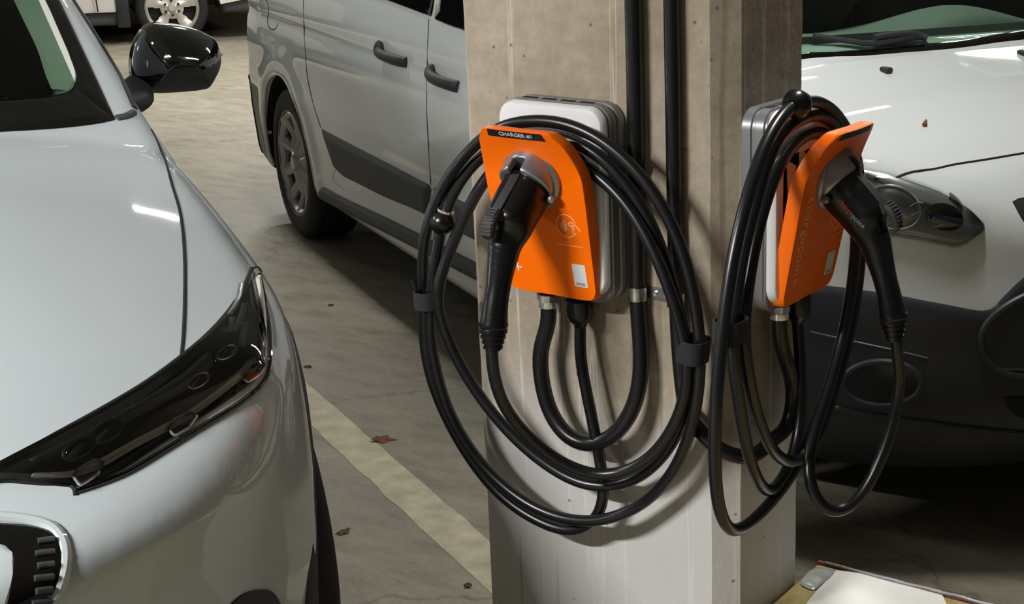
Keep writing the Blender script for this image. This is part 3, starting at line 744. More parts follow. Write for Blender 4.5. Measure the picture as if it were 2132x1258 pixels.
build_cable(True, M2, P2, 'black charging cable coiled round the shaded right charger, plug pointing right towards the van',
            [(1521, 688, .095, .052, .040, .034, 0.02)], [((1660, 217, .085, .023), 'black ball stopper on the cable over the top of the right charger')],
            ['black strap with a curled end binding the loops by the pillar corner'])

# conduits
def conduit(pts, r, lab, start=None):
    P = [np.array(p) for p in pts]; C = resample(cat_rom(P, 10), 200); k = C.copy()
    for _ in range(4): k[1:-1] = (k[:-2]+k[1:-1]*2+k[2:])/4
    o = link('power_conduit', tube('c', k, r, 16), M['conduit'], angle=60); tag(o, lab, 'conduit', 'black power conduits')
def top(px, d, px0=0):
    a = hy(px, 0, -d); return [np.array([a[0], -d, CEIL]), np.array([a[0], -d, 2.0])]
c1 = [hy(x, y, -d) for x, y, d in [(1318, 5, .016), (1322, 200, .016), (1325, 400, .016), (1327, 560, .016), (1328, 640, .016), (1334, 720, .022), (1333, 790, .03), (1318, 850, .038), (1285, 900, .045), (1235, 927, .05), (1185, 912, .052), (1146, 860, .05), (1126, 780, .046), (1126, 720, .042)]]
c1 = [np.array([c1[0][0], -.016, CEIL])]+c1+[np.array(M1 @ Vector((-.034, -.034, .815))), np.array(M1 @ Vector((-.034, -.034, .85)))]
conduit(c1, .0135, 'black flexible conduit running down the pillar and looping up under the left charger')
c2 = [hy(x, y, -d) for x, y, d in [(1398, 5, .015), (1401, 200, .015), (1404, 400, .015), (1407, 560, .015), (1409, 640, .015), (1413, 720, .016), (1420, 800, .018), (1432, 870, .022)]]
c2 = [np.array([c2[0][0], -.015, CEIL])]+c2+[np.array((-.045, -.03, .685)), np.array((-.005, -.024, .65)), np.array((.022, .01, .632)), np.array((.026, .05, .625)), np.array((.030, .095, .64)), hx(1635, 900, .032), hx(1652, 820, .034), np.array(M2 @ Vector((-.034, -.034, .815))), np.array(M2 @ Vector((-.034, -.034, .85)))]
conduit(c2, .0125, 'black flexible conduit bending round the pillar corner to the right charger')
def clamp():
    za = hy(1327, 612, -.016); zb = hy(1407, 622, -.015); z = (za[2]+zb[2])/2
    xa = za[0]; xb = np.interp(.5, [0, 1], [zb[0], zb[0]])
    r = empty('pipe_clamp', ((xa+xb)/2, -.001, z), 'small zinc strap clamp with two screws holding both conduits', 'clamp')
    def saddle(xc, rr, dd, hw=.011):
        vs = []; fs = []; n = 22
        A = np.radians(np.linspace(-20, 200, n))
        for a in A:
            for q in (rr+.0004, rr+.0020):
                for s in (-hw, hw): vs.append((xc+q*math.cos(a), -dd-q*math.sin(a), z+s))
        for i in range(n-1):
            a = i*4; b = a+4; fs += [(a, a+1, b+1, b), (a+2, b+2, b+3, a+3), (a, b, b+2, a+2), (a+1, a+3, b+3, b+1)]
        return fix(mesh('s', vs, fs))
    link('clamp_loop', saddle(xa, .0135, .016), M['zinc'], r); link('clamp_loop', saddle(xb, .0125, .015), M['zinc'], r)
    m1 = xa+.0135; m2 = xb-.0125; mid = (m1+m2)/2
    def tab(x0, x1, d0): return xf(loft('t', [[(x, -d0, y) for x, y in rrect(x1-x0, .021, .008, 5, (x0+x1)/2, z)], [(x, -d0-.0016, y) for x, y in rrect(x1-x0, .021, .008, 5, (x0+x1)/2, z)]]), Matrix.Identity(4))
    link('clamp_tab', tab(m1-.004, mid+.004, .0015), M['zinc'], r); link('clamp_tab', tab(mid-.005, m2+.004, .0035), M['zinc'], r)
    for x in (mid-.009, mid+.012): link('screw', lathe('s', [(.0001, .0045), (.003, .004), (.0045, .002), (.0045, -.001)], 6, axis_M((x, -.005, z), (0, -1, 0))), M['chrome'], r)
clamp()

# ------------------------------------------------------------------ wheels
def wheel(R, width, rim, root, C, ax, nsp=7, cap=False, mcol=None, holes=0, lug=5, name='wheel'):
    """C centre of the outer face, ax = outward axis"""
    MX = axis_M(C, ax, (0, 0, 1)); e = root
    w = width
    prof = [(rim*.98, -.012), (rim*1.02, -.002), (rim*1.10, .004), (rim+(R-rim)*.45, .006), (rim+(R-rim)*.8, -.002), (R-.006, -.016), (R, -.03), (R, -.05), (R-.006, -.053), (R-.006, -.058), (R, -.061), (R+.001, -w*.5), (R, -w+.061), (R-.006, -w+.058), (R-.006, -w+.053), (R, -w+.05), (R, -w+.03), (R-.006, -w+.016), (rim+(R-rim)*.6, -w-.002), (rim, -w+.01)]
    t = link('wheel', lathe('tyre', prof, 72, MX), M['rubber'], root, angle=50)
    link('brake_drum', lathe('d', [(.001, -.10), (rim*.9, -.09), (rim*.99, -.10), (rim*.99, -w+.01)], 48, MX), M['drum'], t)
    # disc with windows
    na = nsp*24; rs = [0.001, .10, .16, .20, .26, .34, .44, .55, .66, .76, .84, .90, .94, .97, 1.0]
    def h(r, s):   # s 0 at the spoke centre .. 1 between spokes
        base = -.020-.020*math.exp(-((r-.55)/.25)**2)+(.014*max(0, 1-r/.18))
        if r > .93: base = -.004-.006*abs(r-.965)/.03
        rib = .012*math.exp(-(s/.42)**2)*(1 if .2 < r < .92 else .3)
        return base+rib
    vs = []; fs = []
    for r in rs:
        for k in range(na):
            a = 2*math.pi*k/na; s = abs(((k/24+.5) % 1)-.5)*2
            vs.append((r*rim*math.cos(a), r*rim*math.sin(a), h(r, s)))
    r0, r1 = (.62, .90) if cap else (.42, .90)
    for j in range(len(rs)-1):
        for k in range(na):
            s = abs((((k+.5)/24+.5) % 1)-.5)*2; rm = (rs[j]+rs[j+1])/2
            lim = (.62-.25*(rm-r0)/(r1-r0)) if cap else (.52-.14*(rm-r0)/(r1-r0))
            if r0 < rm < r1 and s > lim: continue
            a, b = j*na+k, j*na+(k+1) % na; fs.append((a, b, b+na, a+na))
    me = fix(mesh('disc', vs, fs)); bm = bmesh.new(); bm.from_mesh(me)
    g = bmesh.ops.extrude_face_region(bm, geom=bm.faces[:])
    for v in [x for x in g['geom'] if isinstance(x, bmesh.types.BMVert)]: v.co.z -= .014
    bmesh.ops.recalc_face_normals(bm, faces=bm.faces); bm.to_mesh(me); bm.free()
    link('wheel_cover' if cap else 'rim', xf(me, MX), mcol, t, angle=32)
    link('rim_well', lathe('d', [(rim*1.0, -.003), (rim*1.015, -.001), (rim*1.02, -.008), (rim*.97, -.02), (rim*.95, -.10)], 60, MX), mcol, t)
    if holes:
        ms = [lathe('l', [(.001, -.005), (.011, -.005), (.011, -.02)], 12, MX @ Matrix.Translation((.065*math.cos(2*math.pi*k/lug), .065*math.sin(2*math.pi*k/lug), 0))) for k in range(lug)]
        link('lug_nut', merge('l', ms), M['drum'], t)
    link('hub_cap', lathe('h', [(.0001, .002), (rim*.13, .0), (rim*.15, -.006), (rim*.155, -.02)], 32, MX), mcol if not cap else M['cap'], t)
    return t
# ------------------------------------------------------------------ nearest car (pale silver crossover), front towards the camera
H3 = np.array([math.cos(HD), math.sin(HD), 0.0]); L3 = np.array([-math.sin(HD), math.cos(HD), 0.0]); Z3 = np.array([0, 0, 1.0])
OC = hz(525, 560, .93)+.62*H3-.84*L3; OC[2] = 0
def cw(s, l, z): return OC-s*H3+l*L3+z*Z3            # car to world
def cpt(px, py, s): 
    p = hit(px, py, H3, H3@OC-s); d = p-OC; return d@L3, p[2]
car_plan = cat_rom([(-.02, -.3), (0.0, 0), (.02, .2), (.06, .38), (.13, .54), (.22, .68), (.34, .79), (.50, .875), (.70, .925), (.90, .94), (1.3, .945), (2.4, .945), (3.6, .94), (4.2, .90), (4.55, .80), (4.68, .6), (4.72, .3), (4.73, -.3)], 8)[8:]
car_plan = car_plan[::-1].copy()
LEAN_Z = [0, .15, .22, .3, .5, .62, .70, .78, .86, .95, 1.05, 1.28, 1.6]; LEAN_V = [.2, .10, .04, .015, 0, .0, .004, .012, .030, .060, .100, .165, .28]
TOP_S = [-.1, .02, .15, .29, .36, .45, .67, .97, 1.25, 1.36, 1.75, 2.25, 2.6, 3.4, 4.1, 4.5, 4.75]
TOP_Z = [.60, .70, .765, .835, .875, .92, .975, 1.035, 1.085, 1.10, 1.31, 1.53, 1.60, 1.60, 1.50, 1.20, 1.05]
_ts = np.linspace(-.1, 4.75, 1200); _tz = np.interp(_ts, TOP_S, TOP_Z); kk = np.hanning(25); kk /= kk.sum(); _tz = np.convolve(np.pad(_tz, 12, 'edge'), kk, 'valid')
_lz = np.linspace(0, 1.6, 400); _lv = np.interp(_lz, LEAN_Z, LEAN_V); kk = np.hanning(21); kk /= kk.sum(); _lv = np.convolve(np.pad(_lv, 10, 'edge'), kk, 'valid')
_cache = {}
def car_base(s, l, z):
    a = np.abs(l)
    if s.ndim == 3:
        d2 = poly_sdf(s[:, :, 0], a[:, :, 0], car_plan)[:, :, None]
    else: d2 = poly_sdf(s, a, car_plan)
    w = d2+np.interp(z, _lz, _lv)+.085*np.clip((.72-z)/.34, 0, 1)*np.clip((.50-s)/.35, 0, 1)
    top = (z-(np.interp(s, _ts, _tz)-.095*(a/.85)**2.3))*.9
    q = smax(w, top, .05)
    return smax(q, .17-z, .03)
def car_f(s, l, z):
    a = np.abs(l); q = car_base(s, l, z)
    for s0 in (.90, 3.88):
        c = smax(np.sqrt((s-s0)**2+(z-.36)**2)-.395, .60-a, .01); q = smax(q, -c, .008)
    inn = smax(smax(a-.79+.30*np.clip(z-1.05, 0, 1), (z-(np.interp(s, _ts, _tz)-.06-.095*(a/.85)**2.3)), .02), smax(.62-z, 1.46-s, .02), .02)
    inn = smax(inn, s-4.1, .02)
    wsh = smax(smax(a-.68, 1.10-z, .01), smax(s-2.2, 1.40-s, .01), .01)              # windscreen opening
    return smax(smax(q, -inn, .01), -wsh, .01)
P, Q, G = iso(car_base, (-.1, -1.0, .1), (4.85, 1.0, 1.68), .02)
SB = Surf([cw(*p) for p in P], Q, G@np.stack([-H3, L3, Z3]))
P, Q, G = iso(car_f, (-.1, -1.02, .1), (4.85, 1.02, 1.68), .018)
cen = P[Q].mean(1)
arch = np.zeros(len(Q), bool)
for s0 in (.90, 3.88): arch |= (np.hypot(cen[:, 0]-s0, cen[:, 2]-.36) < .400) & (np.abs(cen[:, 1]) < .925)
inner = car_base(cen[:, 0], cen[:, 1], cen[:, 2]) < -.02
inner &= (cen[:, 2] > .6) & (cen[:, 0] > 1.38)
low = (cen[:, 2] < .20)
car = empty('crossover_car', OC-2.2*H3, 'pale silver crossover car parked nearest the camera, filling the left of the photo', 'car')
W3 = np.stack([-H3, L3, Z3])
def cmesh(mask):
    p, q, g = pick(P, Q, G, mask); me = np_mesh('m', p@W3+OC, q[:, ::-1].copy()); return me
body = link('body', cmesh(~(arch | inner | low)), M['paint'], car, angle=None)
for s0 in (.90, 3.88):
    for sg in (1, -1): link('wheel_arch_liner', cmesh(arch & ~inner & (abs(cen[:, 0]-s0) < .6) & (cen[:, 1]*sg > 0)), M['gap'], car, angle=None)
link('interior_trim', cmesh(inner), M['seat'], car, angle=None)
link('underbody', cmesh(low & ~arch & ~inner), M['blk_plastic'], car, angle=None)
for s0 in (.90, 3.88):
    for sg in (1, -1):
        wheel(.36, .225, .245, car, cw(s0, sg*.925, .36), L3*sg, nsp=5, mcol=M['alloy'])
        # black cladding ring round the arch
        ms = []; n = 40; rings = []
        for k in range(n):
            a = math.radians(-22+224*k/(n-1)); c, s_ = math.cos(a), math.sin(a); rr = []
            for dr, dl in ((-.006, -.05), (-.006, .006), (.0, .012), (.04, .010), (.052, .004), (.052, -.05)):
                R = .398+dr; sp = s0-R*c; zp = .36+R*s_
                lo = .945-np.interp(zp, _lz, _lv) if zp > .5 else .945-np.interp(zp, _lz, _lv)*.5
                d2 = 0
                # stay on the skin where the plan curves in at the corner
                fr = poly_sdf(np.array([sp]), np.array([.945]), car_plan)[0]
                lo = lo-max(0, fr)*1.25 if s0 < 2 else lo-max(0, fr)
                rr.append(tuple(cw(sp, sg*(lo+dl), zp)))
            rings.append(rr)
        vs = [p for r in rings for p in r]; fs = []
        for i in range(n-1):
            for k in range(6): a, b = i*6+k, i*6+(k+1) % 6; fs.append((a, b, b+6, a+6))
        link('arch_cladding', fix(mesh('c', vs, fs)), M['blk_plastic'], car)
# bonnet seams
sm = [(315, 270), (331, 300), (346, 340), (360, 390), (375, 440), (384, 520), (385, 620), (382, 700), (378, 742)]
link('bonnet_seam', seam('s', SB, sm, .0034, .0015), M['gap'], car)
# windscreen frit band and glass laid over the opening
ws_out_R = [(280, 236), (262, 190), (232, 120), (205, 60), (176, -10), (150, -70)]
ws_in_R = [(150, 195), (158, 165), (150, 130), (120, 60), (92, -10), (70, -70)]
link('windscreen_border', strip('f', SB, [(-770, 298), (-400, 292), (-160, 283), (0, 275), (90, 270), (159, 264), (215, 256), (240, 250)], [(-770, 232), (-400, 226), (-160, 215), (0, 207), (60, 204), (110, 199), (143, 190), (156, 178)], 90, 8, .004, .003), M['blk_gloss'], car, angle=40)
link('windscreen_border', strip('f', SB, [(240, 250), (226, 220), (194, 150), (160, 77), (124, 0), (96, -60), (20, -205)], [(150, 188), (159, 160), (148, 125), (118, 55), (90, -10), (66, -60), (-6, -200)], 40, 8, .0042, .003), M['blk_gloss'], car, angle=40)
link('windscreen', strip('g', SB, [(-768, -229), (-400, -212), (-5, -192)], [(-772, 245), (-400, 250), (0, 232), (170, 205)], 40, 24, .0035, .002), M['tint'], car, angle=40)
# light trim on the inside of the windscreen pillar, side windows, inner pillar
M['trim_light'] = mat('pale interior trim', (214, 218, 210), .8)
link('pillar_trim', strip('t', SB, [(-80, -195), (-2, -60), (28, 0), (52, 50), (78, 105), (95, 158), (107, 186)], [(-4, -195), (64, -60), (92, -2), (120, 56), (147, 124), (157, 160), (140, 190)], 30, 4, .0014, .0002), M['trim_light'], car)
def side_patch(surf, org, dirv, uv, to, ax_u, off=.003, rim=.006, rings=6):
    O = cat_rom(uv, 4, True); c = O.mean(0); n = len(O); vs = []; fs = []
    ts = [1, .98]+[1-k/rings for k in range(1, rings)]
    for t in ts:
        for q in O:
            x = c+(q-c)*t; p, nn = surf.side(org+ax_u*x[0]+Z3*x[1], dirv); vs.append(p+nn*((off-rim) if t == 1 else off))
    x = c; p, nn = surf.side(org+ax_u*x[0]+Z3*x[1], dirv); vs.append(p+nn*off)
    for j in range(len(ts)-1):
        for i in range(n): a, b = j*n+i, j*n+(i+1) % n; fs.append((a, b, b+n, a+n))
    j = (len(ts)-1)*n
    for i in range(n): fs.append((j+i, j+(i+1) % n, len(vs)-1))
    return fix(mesh('sp', vs, fs))
for sg in (1, -1):
    for uv in ([(1.85, 1.06), (2.1, 1.17), (2.35, 1.30), (2.62, 1.40), (2.78, 1.42), (2.80, 1.30), (2.80, 1.08), (2.4, 1.06)], [(2.86, 1.42), (3.3, 1.42), (3.65, 1.38), (3.85, 1.28), (3.88, 1.12), (3.5, 1.08), (2.87, 1.07), (2.86, 1.25)]):
        link('side_window', side_patch(SB, OC+L3*sg*1.6, -L3*sg, uv, None, -H3), M['privacy'], car)
# pillar trim beside the glass
link('pillar_moulding', rod('r', SB, [(280, 226), (262, 186), (240, 140), (218, 95), (192, 50), (166, 0), (140, -50)], .007, -.001), M['blk_plastic'], car)
link('cowl_cap', rod('c', SB, [(243, 247), (262, 243), (278, 235)], .008, .0), M['grey_plastic'], car)
# headlamp, near (photo right) side
HT = [(-70, 1010), (0, 972), (100, 914), (200, 859), (300, 800), (372, 748), (430, 700), (480, 645), (508, 600), (524, 560)]
HB = [(-70, 1018), (0, 1003), (80, 1008), (160, 1014), (235, 990), (330, 930), (420, 870), (500, 815), (543, 772), (549, 700)]
lamp = link('headlamp', strip('h', SB, HT, HB, 80, 16, .003, .006), M['lamp_dark'], car, angle=60)
link('lamp_bezel', strip('h', SB, [(60, 960), (160, 910), (280, 844), (380, 780), (436, 730)], [(70, 970), (175, 924), (300, 864), (392, 812), (446, 764)], 50, 3, .007, .004), M['lamp_grey'], lamp, angle=60)
def drl(top, bot, n, m_, off): return strip('d', SB, top, bot, n, 3, off, off+.002)
link('light_bar', drl([(60, 992), (150, 985), (190, 965), (280, 915), (370, 868), (440, 820), (500, 772)], [(60, 1000), (150, 999), (200, 986), (290, 935), (375, 890), (450, 838), (508, 792)], 50, 3, .009), M['lamp_bar'], lamp, angle=60)
link('light_bar', drl([(528, 575), (538, 640), (542, 700), (530, 760)], [(540, 575), (550, 640), (553, 700), (541, 768)], 30, 3, .009), M['lamp_bar'], lamp, angle=60)
for q in ([(150, 1002), (165, 985), (195, 968), (215, 975), (200, 1000), (165, 1022)], [(345, 900), (362, 882), (392, 868), (408, 876), (392, 900), (360, 918)], [(496, 790), (508, 765), (535, 752), (545, 770), (530, 792), (508, 806)]):
    link('light_block', blob('b', SB, q, 4, .013, .012, .002, smooth=False), M['glass'], lamp)
    link('block_frame', rod('f', SB, q+[q[0]], .0022, .010, 6, sm=False), M['chrome'], lamp)
for cx_, cy_, r_ in ((165, 940, 34), (222, 905, 34), (470, 742, 20), (412, 800, 22)):
    o_ = [(cx_+r_*math.cos(a)*1.0, cy_+r_*.62*math.sin(a)-(math.cos(a)*r_*.45)) for a in np.linspace(0, 2*math.pi, 12)[:-1]]
    link('projector_lens', blob('p', SB, o_, 5, .005, .004, .010), M['blk_gloss'], lamp)
    link('lens_ring', rod('r', SB, o_+[o_[0]], .0022, .006, 6), M['chrome'] if r_ < 30 else M['lamp_grey'], lamp)
for q in ([(478, 600+60), (492, 640), (500, 600)], [(486, 700), (500, 670), (507, 640)], [(470, 700), (480, 690), (484, 670)], [(500, 730), (505, 700), (508, 680)]):
    link('reflector_fin', rod('r', SB, q, .005, .007, 5, .5), M['chrome'], lamp)
link('lens_cover', strip('h', SB, HT, HB, 70, 14, .012, .011, .004), M['glass'], lamp, angle=60)
link('lamp_seam', seam('s', SB, HT[1:], .0042, 0), M['gap'], car)
link('lamp_seam', seam('s', SB, [(524, 560), (536, 556), (547, 566)], .002, 0), M['gap'], car)
link('lamp_seam', seam('s', SB, [(-60, 1017), (0, 1003), (80, 1008), (156, 1014), (157, 1032)], .003, 0), M['gap'], car)
link('lamp_frame', rod('s', SB, [(157, 1026), (200, 1012), (260, 988), (340, 940), (430, 884), (510, 832), (553, 790), (562, 720), (552, 640), (538, 575)], .0035, .003), M['blk_gloss'], car)
# dark mouth with ribs
link('grille_panel', strip('g', SB, [(-890, 1130), (-500, 1095), (-90, 1078), (0, 1080), (60, 1086), (105, 1098), (125, 1120), (133, 1150)], [(-860, 1480), (-500, 1420), (-90, 1340), (0, 1330), (40, 1320), (80, 1290), (108, 1245), (126, 1195)], 80, 14, .003, .006), M['blk_gloss'], car, angle=60)
link('grille_surround', rod('g', SB, [(-890, 1122), (-500, 1088), (-90, 1072), (0, 1076), (60, 1082), (110, 1095), (133, 1120), (139, 1160), (132, 1205), (112, 1255), (80, 1300)], .009, -.002), M['paint'], car)
link('grille_inset', strip('g', SB, [(-888, 1180), (-500, 1148), (-90, 1128), (0, 1134), (22, 1146), (30, 1170)], [(-860, 1460), (-500, 1400), (-90, 1325), (0, 1300), (14, 1262), (28, 1190)], 50, 8, .008, .006), M['paint'], car)
for k in range(7):
    y = 1128+k*25; x1 = 113-(k*.9)**1.9*.6
    link('grille_rib', rod('r', SB, [(x1-34-(k % 2)*5, y+4), (x1-17, y+1), (x1, y-1)], .0042, .004, 5), M['grey_plastic'], car)
link('lower_intake', blob('i', SB, [(470, 1275), (500, 1240), (535, 1228), (562, 1230), (582, 1258), (588, 1300), (560, 1340), (480, 1340)], 6, .003, .006), M['blk_plastic'], car)
# door mirror, near (photo right)
MS = 1.86
out = [cpt(x, y, MS) for x, y in [(274, 118), (281, 92), (297, 64), (316, 50), (350, 50), (390, 56), (425, 68), (448, 84), (457, 108), (457, 135), (447, 160), (432, 182), (415, 187), (360, 192), (320, 193), (296, 188), (284, 172), (274, 158)]]
MO = cat_rom(out, 4, True)
def mir_f(s, l, z):
    if s.ndim == 3: d = poly_sdf(l[0], z[0], MO, True)[None]
    else: d = poly_sdf(l, z, MO, True)
    ds = s-MS
    return smax(smax(d+.9*(np.minimum(ds, 0)/.10)**2*.055, ds-.05, .02), -.115-ds, .03)
zc = cpt(365, 147, MS)[1]
Pm, Qm, Gm = iso(mir_f, (MS-.16, MO[:, 0].min()-.03, MO[:, 1].min()-.03), (MS+.09, MO[:, 0].max()+.03, MO[:, 1].max()+.03), .0042)
cm = Pm[Qm].mean(1)
lineZ = lambda l: np.interp(l, [cpt(274, 160, MS)[0], cpt(300, 165, MS)[0], cpt(390, 138, MS)[0], cpt(457, 118, MS)[0]], [cpt(274, 160, MS)[1], cpt(300, 165, MS)[1], cpt(390, 138, MS)[1], cpt(457, 118, MS)[1]])
upm = cm[:, 2] > lineZ(cm[:, 1])
def mm(mask): p, q, g = pick(Pm, Qm, Gm, mask); return np_mesh('m', p@W3+OC, q[:, ::-1].copy())
mr = link('door_mirror', mm(~upm), M['blk_plastic'], car, angle=None)
link('mirror_cap', mm(upm), M['blk_gloss'], mr, angle=None)
a = cpt(296, 182, MS); a2 = cpt(330, 178, MS); base, _n = SB.near(cw(1.74, .84, a[1]-.015))
link('mirror_arm', tube('a', cat_rom([base-L3*.02, base+L3*.02, cw(MS-.01, a[0]-.01, a[1]+.006), cw(MS, a2[0]+.02, a2[1]+.004)], 6), [.042]*5+[.036]*10+[.026]*4, 16, sy=.75), M['blk_plastic'], mr)
tr = [cw(MS-.06, *cpt(x, y, MS-.06)) for x, y in [(400, 138), (430, 130), (450, 122), (462, 112)]]
link('indicator_strip', tube('t', cat_rom(tr, 6), .0035, 8), M['chrome'], mr)
indicator = True
# the far half of the car is the opposite-hand twin of this half
for o_ in [x for x in bpy.data.objects if x.parent == car and x.name.split('.')[0] in ('headlamp', 'door_mirror', 'bonnet_seam', 'lamp_seam', 'lamp_frame', 'pillar_trim', 'windscreen_border', 'windscreen', 'pillar_moulding', 'cowl_cap', 'lower_intake', 'grille_panel', 'grille_surround', 'grille_inset', 'grille_rib')]:
    mirrored(o_, car, OC, L3)
# front seats seen through the screen
for sg in (-1, 1):
    link('front_seat', box('s', (-.14, -.22, .55), (.14, .22, 1.42), .08, 4, Matrix.Translation(Vector(cw(2.9, sg*.36, 0))) @ Matrix.Rotation(HD, 4, 'Z')), M['seat'], car)
link('dashboard', box('d', (-.28, -.70, .75), (.28, .70, 1.03), .06, 4, Matrix.Translation(Vector(cw(1.85, 0, 0))) @ Matrix.Rotation(HD, 4, 'Z')), M['seat'], car)

# ------------------------------------------------------------------ white van behind the pillar
WV = hz(625, 505, 0)
def vw(u, v, z): return WV+u*H3+v*L3+z*Z3
def v2(px, py, v=0.0):
    p = hit(px, py, L3, L3@WV+v); d = p-WV; return d@H3, p[2]
van_plan = cat_rom([(4.02, -.3), (4.01, 0), (3.99, .2), (3.95, .38), (3.88, .54), (3.78, .68), (3.64, .79), (3.45, .865), (3.2, .905), (2.8, .92), (1.5, .925), (0, .925), (-.6, .915), (-.80, .88), (-.87, .80), (-.89, .5), (-.89, -.3)], 8)[8:]
VL_Z = [0, .15, .3, .5, .8, .95, 1.08, 1.2, 1.75, 1.9]; VL_V = [.12, .06, .015, .0, .0, .012, .030, .055, .16, .25]
VT_U = [-1, -.85, -.5, 2.2, 2.6, 3.27, 3.34, 3.55, 3.72, 3.84, 3.93, 4.02, 4.2]; VT_Z = [1.75, 1.80, 1.84, 1.84, 1.72, 1.115, 1.10, 1.055, 1.00, .94, .86, .70, .5]
_tu = np.linspace(-1, 4.2, 1200); _tv = np.interp(_tu, VT_U, VT_Z); kk = np.hanning(21); kk /= kk.sum(); _tv = np.convolve(np.pad(_tv, 10, 'edge'), kk, 'valid')
def van_base(u, v, z):
    a = np.abs(v-.925)
    d2 = poly_sdf(u[:, :, 0], a[:, :, 0], van_plan)[:, :, None] if u.ndim == 3 else poly_sdf(u, a, van_plan)
    fl = .018*np.exp(-((z-.50)/.10)**2)*0
    w = d2+np.interp(z, VL_Z, VL_V)
    # crease and scallop along the door side
    w = w+.010*np.exp(-((z-.93)/.035)**2)-.006*np.exp(-((z-.64)/.05)**2)
    # flared wheel arches
    for u0 in (-.10, 2.96):
        rr = np.hypot(u-u0, z-.33); w = w-.010*np.exp(-((rr-.42)/.055)**2)*(a > .5)
    w = w+.15*np.clip((.44-z)/.25, 0, 1)**1.5*np.clip((u-3.3)/.35, 0, 1)
    top = (z-(np.interp(u, _tu, _tv)-.07*(a/.9)**2.4*(u > 3.0)))*.85
    q = smax(w, top, .05)
    return smax(q, .23-z, .03)
def van_f(u, v, z):
    a = np.abs(v-.925); q = van_base(u, v, z)
    for u0 in (-.10, 2.96): q = smax(q, -smax(np.hypot(u-u0, z-.33)-.375, .62-a, .01), .008)
    inn = smax(smax(a-.80, z-(np.interp(u, _tu, _tv)-.06), .02), smax(.7-z, u-3.05, .02), .02); inn = smax(inn, .3-u, .02)
    ws = smax(smax(a-.74, 1.135-z, .01), smax(3.34-u-.9, u-3.30, .01), .01)
    sd = smax(smax(1.16-z, z-1.62, .02), smax(1.30-u, u-2.6, .02), .02); sd = smax(sd, .5-a, .01)
    return smax(smax(smax(q, -inn, .01), -ws, .01), -sd, .01)
P, Q, G = iso(van_base, (-1.0, -.08, .12), (4.1, 1.93, 1.95), .022)
VB = Surf(P@np.stack([H3, L3, Z3])+WV, Q, G@np.stack([H3, L3, Z3]))
P, Q, G = iso(van_f, (-1.0, -.08, .12), (4.1, 1.93, 1.95), .0205)
cen = P[Q].mean(1); ac = np.abs(cen[:, 1]-.925)
arch = np.zeros(len(Q), bool)
for u0 in (-.10, 2.96): arch |= (np.hypot(cen[:, 0]-u0, cen[:, 2]-.33) < .380) & (ac < .905)
inner = (van_base(cen[:, 0], cen[:, 1], cen[:, 2]) < -.022) & (cen[:, 2] > .65)
WM = np.stack([H3, L3, Z3])
low = ((cen[:, 2] < .235) | ((cen[:, 0] > 3.36) & (cen[:, 2] < .585)) | ((cen[:, 0] < -.50) & (cen[:, 2] < .60)))
def vmesh(mask): p, q, g = pick(P, Q, G, mask); return np_mesh('m', p@WM+WV, q)
van = empty('panel_van', vw(1.5, .925, 0), 'white van parked behind the pillar, its front end showing to the right', 'van')
link('body', vmesh(~(arch | inner | low)), M['van'], van, angle=None)
for u0 in (-.10, 2.96):
    for sg in (1, -1): link('wheel_arch_liner', vmesh(arch & ~inner & (abs(cen[:, 0]-u0) < .6) & ((cen[:, 1]-.925)*sg > 0)), M['gap'], van, angle=None)
link('interior_trim', vmesh(inner), M['seat'], van, angle=None)
link('bumper', vmesh(low & ~arch & ~inner), M['bumper'], van, angle=None)
for u0 in (-.10, 2.96):
    wheel(.325, .215, .222, van, vw(u0, .02, .325), -L3, nsp=10, cap=True, mcol=M['cap'])
    wheel(.325, .215, .222, van, vw(u0, 1.83, .325), L3, nsp=10, cap=True, mcol=M['cap'])
for u0 in (-.10, 2.96):
    P_ = []
    for a_ in np.radians(np.linspace(-12, 192, 60)):
        z_ = .33+.377*math.sin(a_); p_, n_ = VB.side(vw(u0+.377*math.cos(a_), -.6, z_), L3); P_.append(p_-n_*.004)
    link('arch_lip', tube('a', np.array(P_), .0085, 10), M['van'], van)
# door cladding, seams, handles on the near side
link('door_cladding', strip('c', VB, [(668, 266), (700, 283), (760, 314), (830, 350), (895, 384), (900, 386)], [(700, 350), (712, 366), (748, 385), (800, 411), (860, 436), (893, 452)], 40, 8, .012, .014), M['grey_plastic'], van, angle=50)
link('door_cladding', strip('c', VB, [(903, 388), (960, 417), (1040, 456), (1150, 512)], [(896, 455), (960, 487), (1040, 528), (1150, 590)], 30, 8, .012, .014), M['grey_plastic'], van, angle=50)
link('sill_moulding', rod('s', VB, [(676, 404), (720, 428), (790, 462), (860, 497), (960, 548), (1060, 600), (1160, 655)], .030, -.004, 8, 1.), M['blk_plastic'], van)
for s_ in ([(632, 0), (633, 60), (636, 110), (640, 160), (652, 215), (668, 266)], [(893, 40+0), (890, 120), (889, 240), (894, 330), (897, 384)], [(555, 0), (560, 18), (557, 40), (562, 60), (575, 60), (578, 48)], [(700, 352), (690, 370), (706, 388), (750, 400), (765, 384), (900, 450)]):
    link('door_seam', seam('s', VB, s_, .0028, .001), M['gap'] if s_[0][0] != 700 else M['van'], van)
for (x, y) in ((822, 112), (929, 163)):
    h_ = [(x-27, y-20), (x-22, y-4), (x-5, y+7), (x+14, y+14), (x+26, y+18)]
    Ph = [];
    for i, q in enumerate(resample(cat_rom(h_, 5), 20)):
        p, n_ = VB.px(*q); Ph.append(p+n_*(.022*math.sin(math.pi*min(1, max(0, i/19)))**.5))
    link('door_handle', tube('h', np.array(Ph), .0175, 12, sy=1.1), M['blk_plastic'], van)
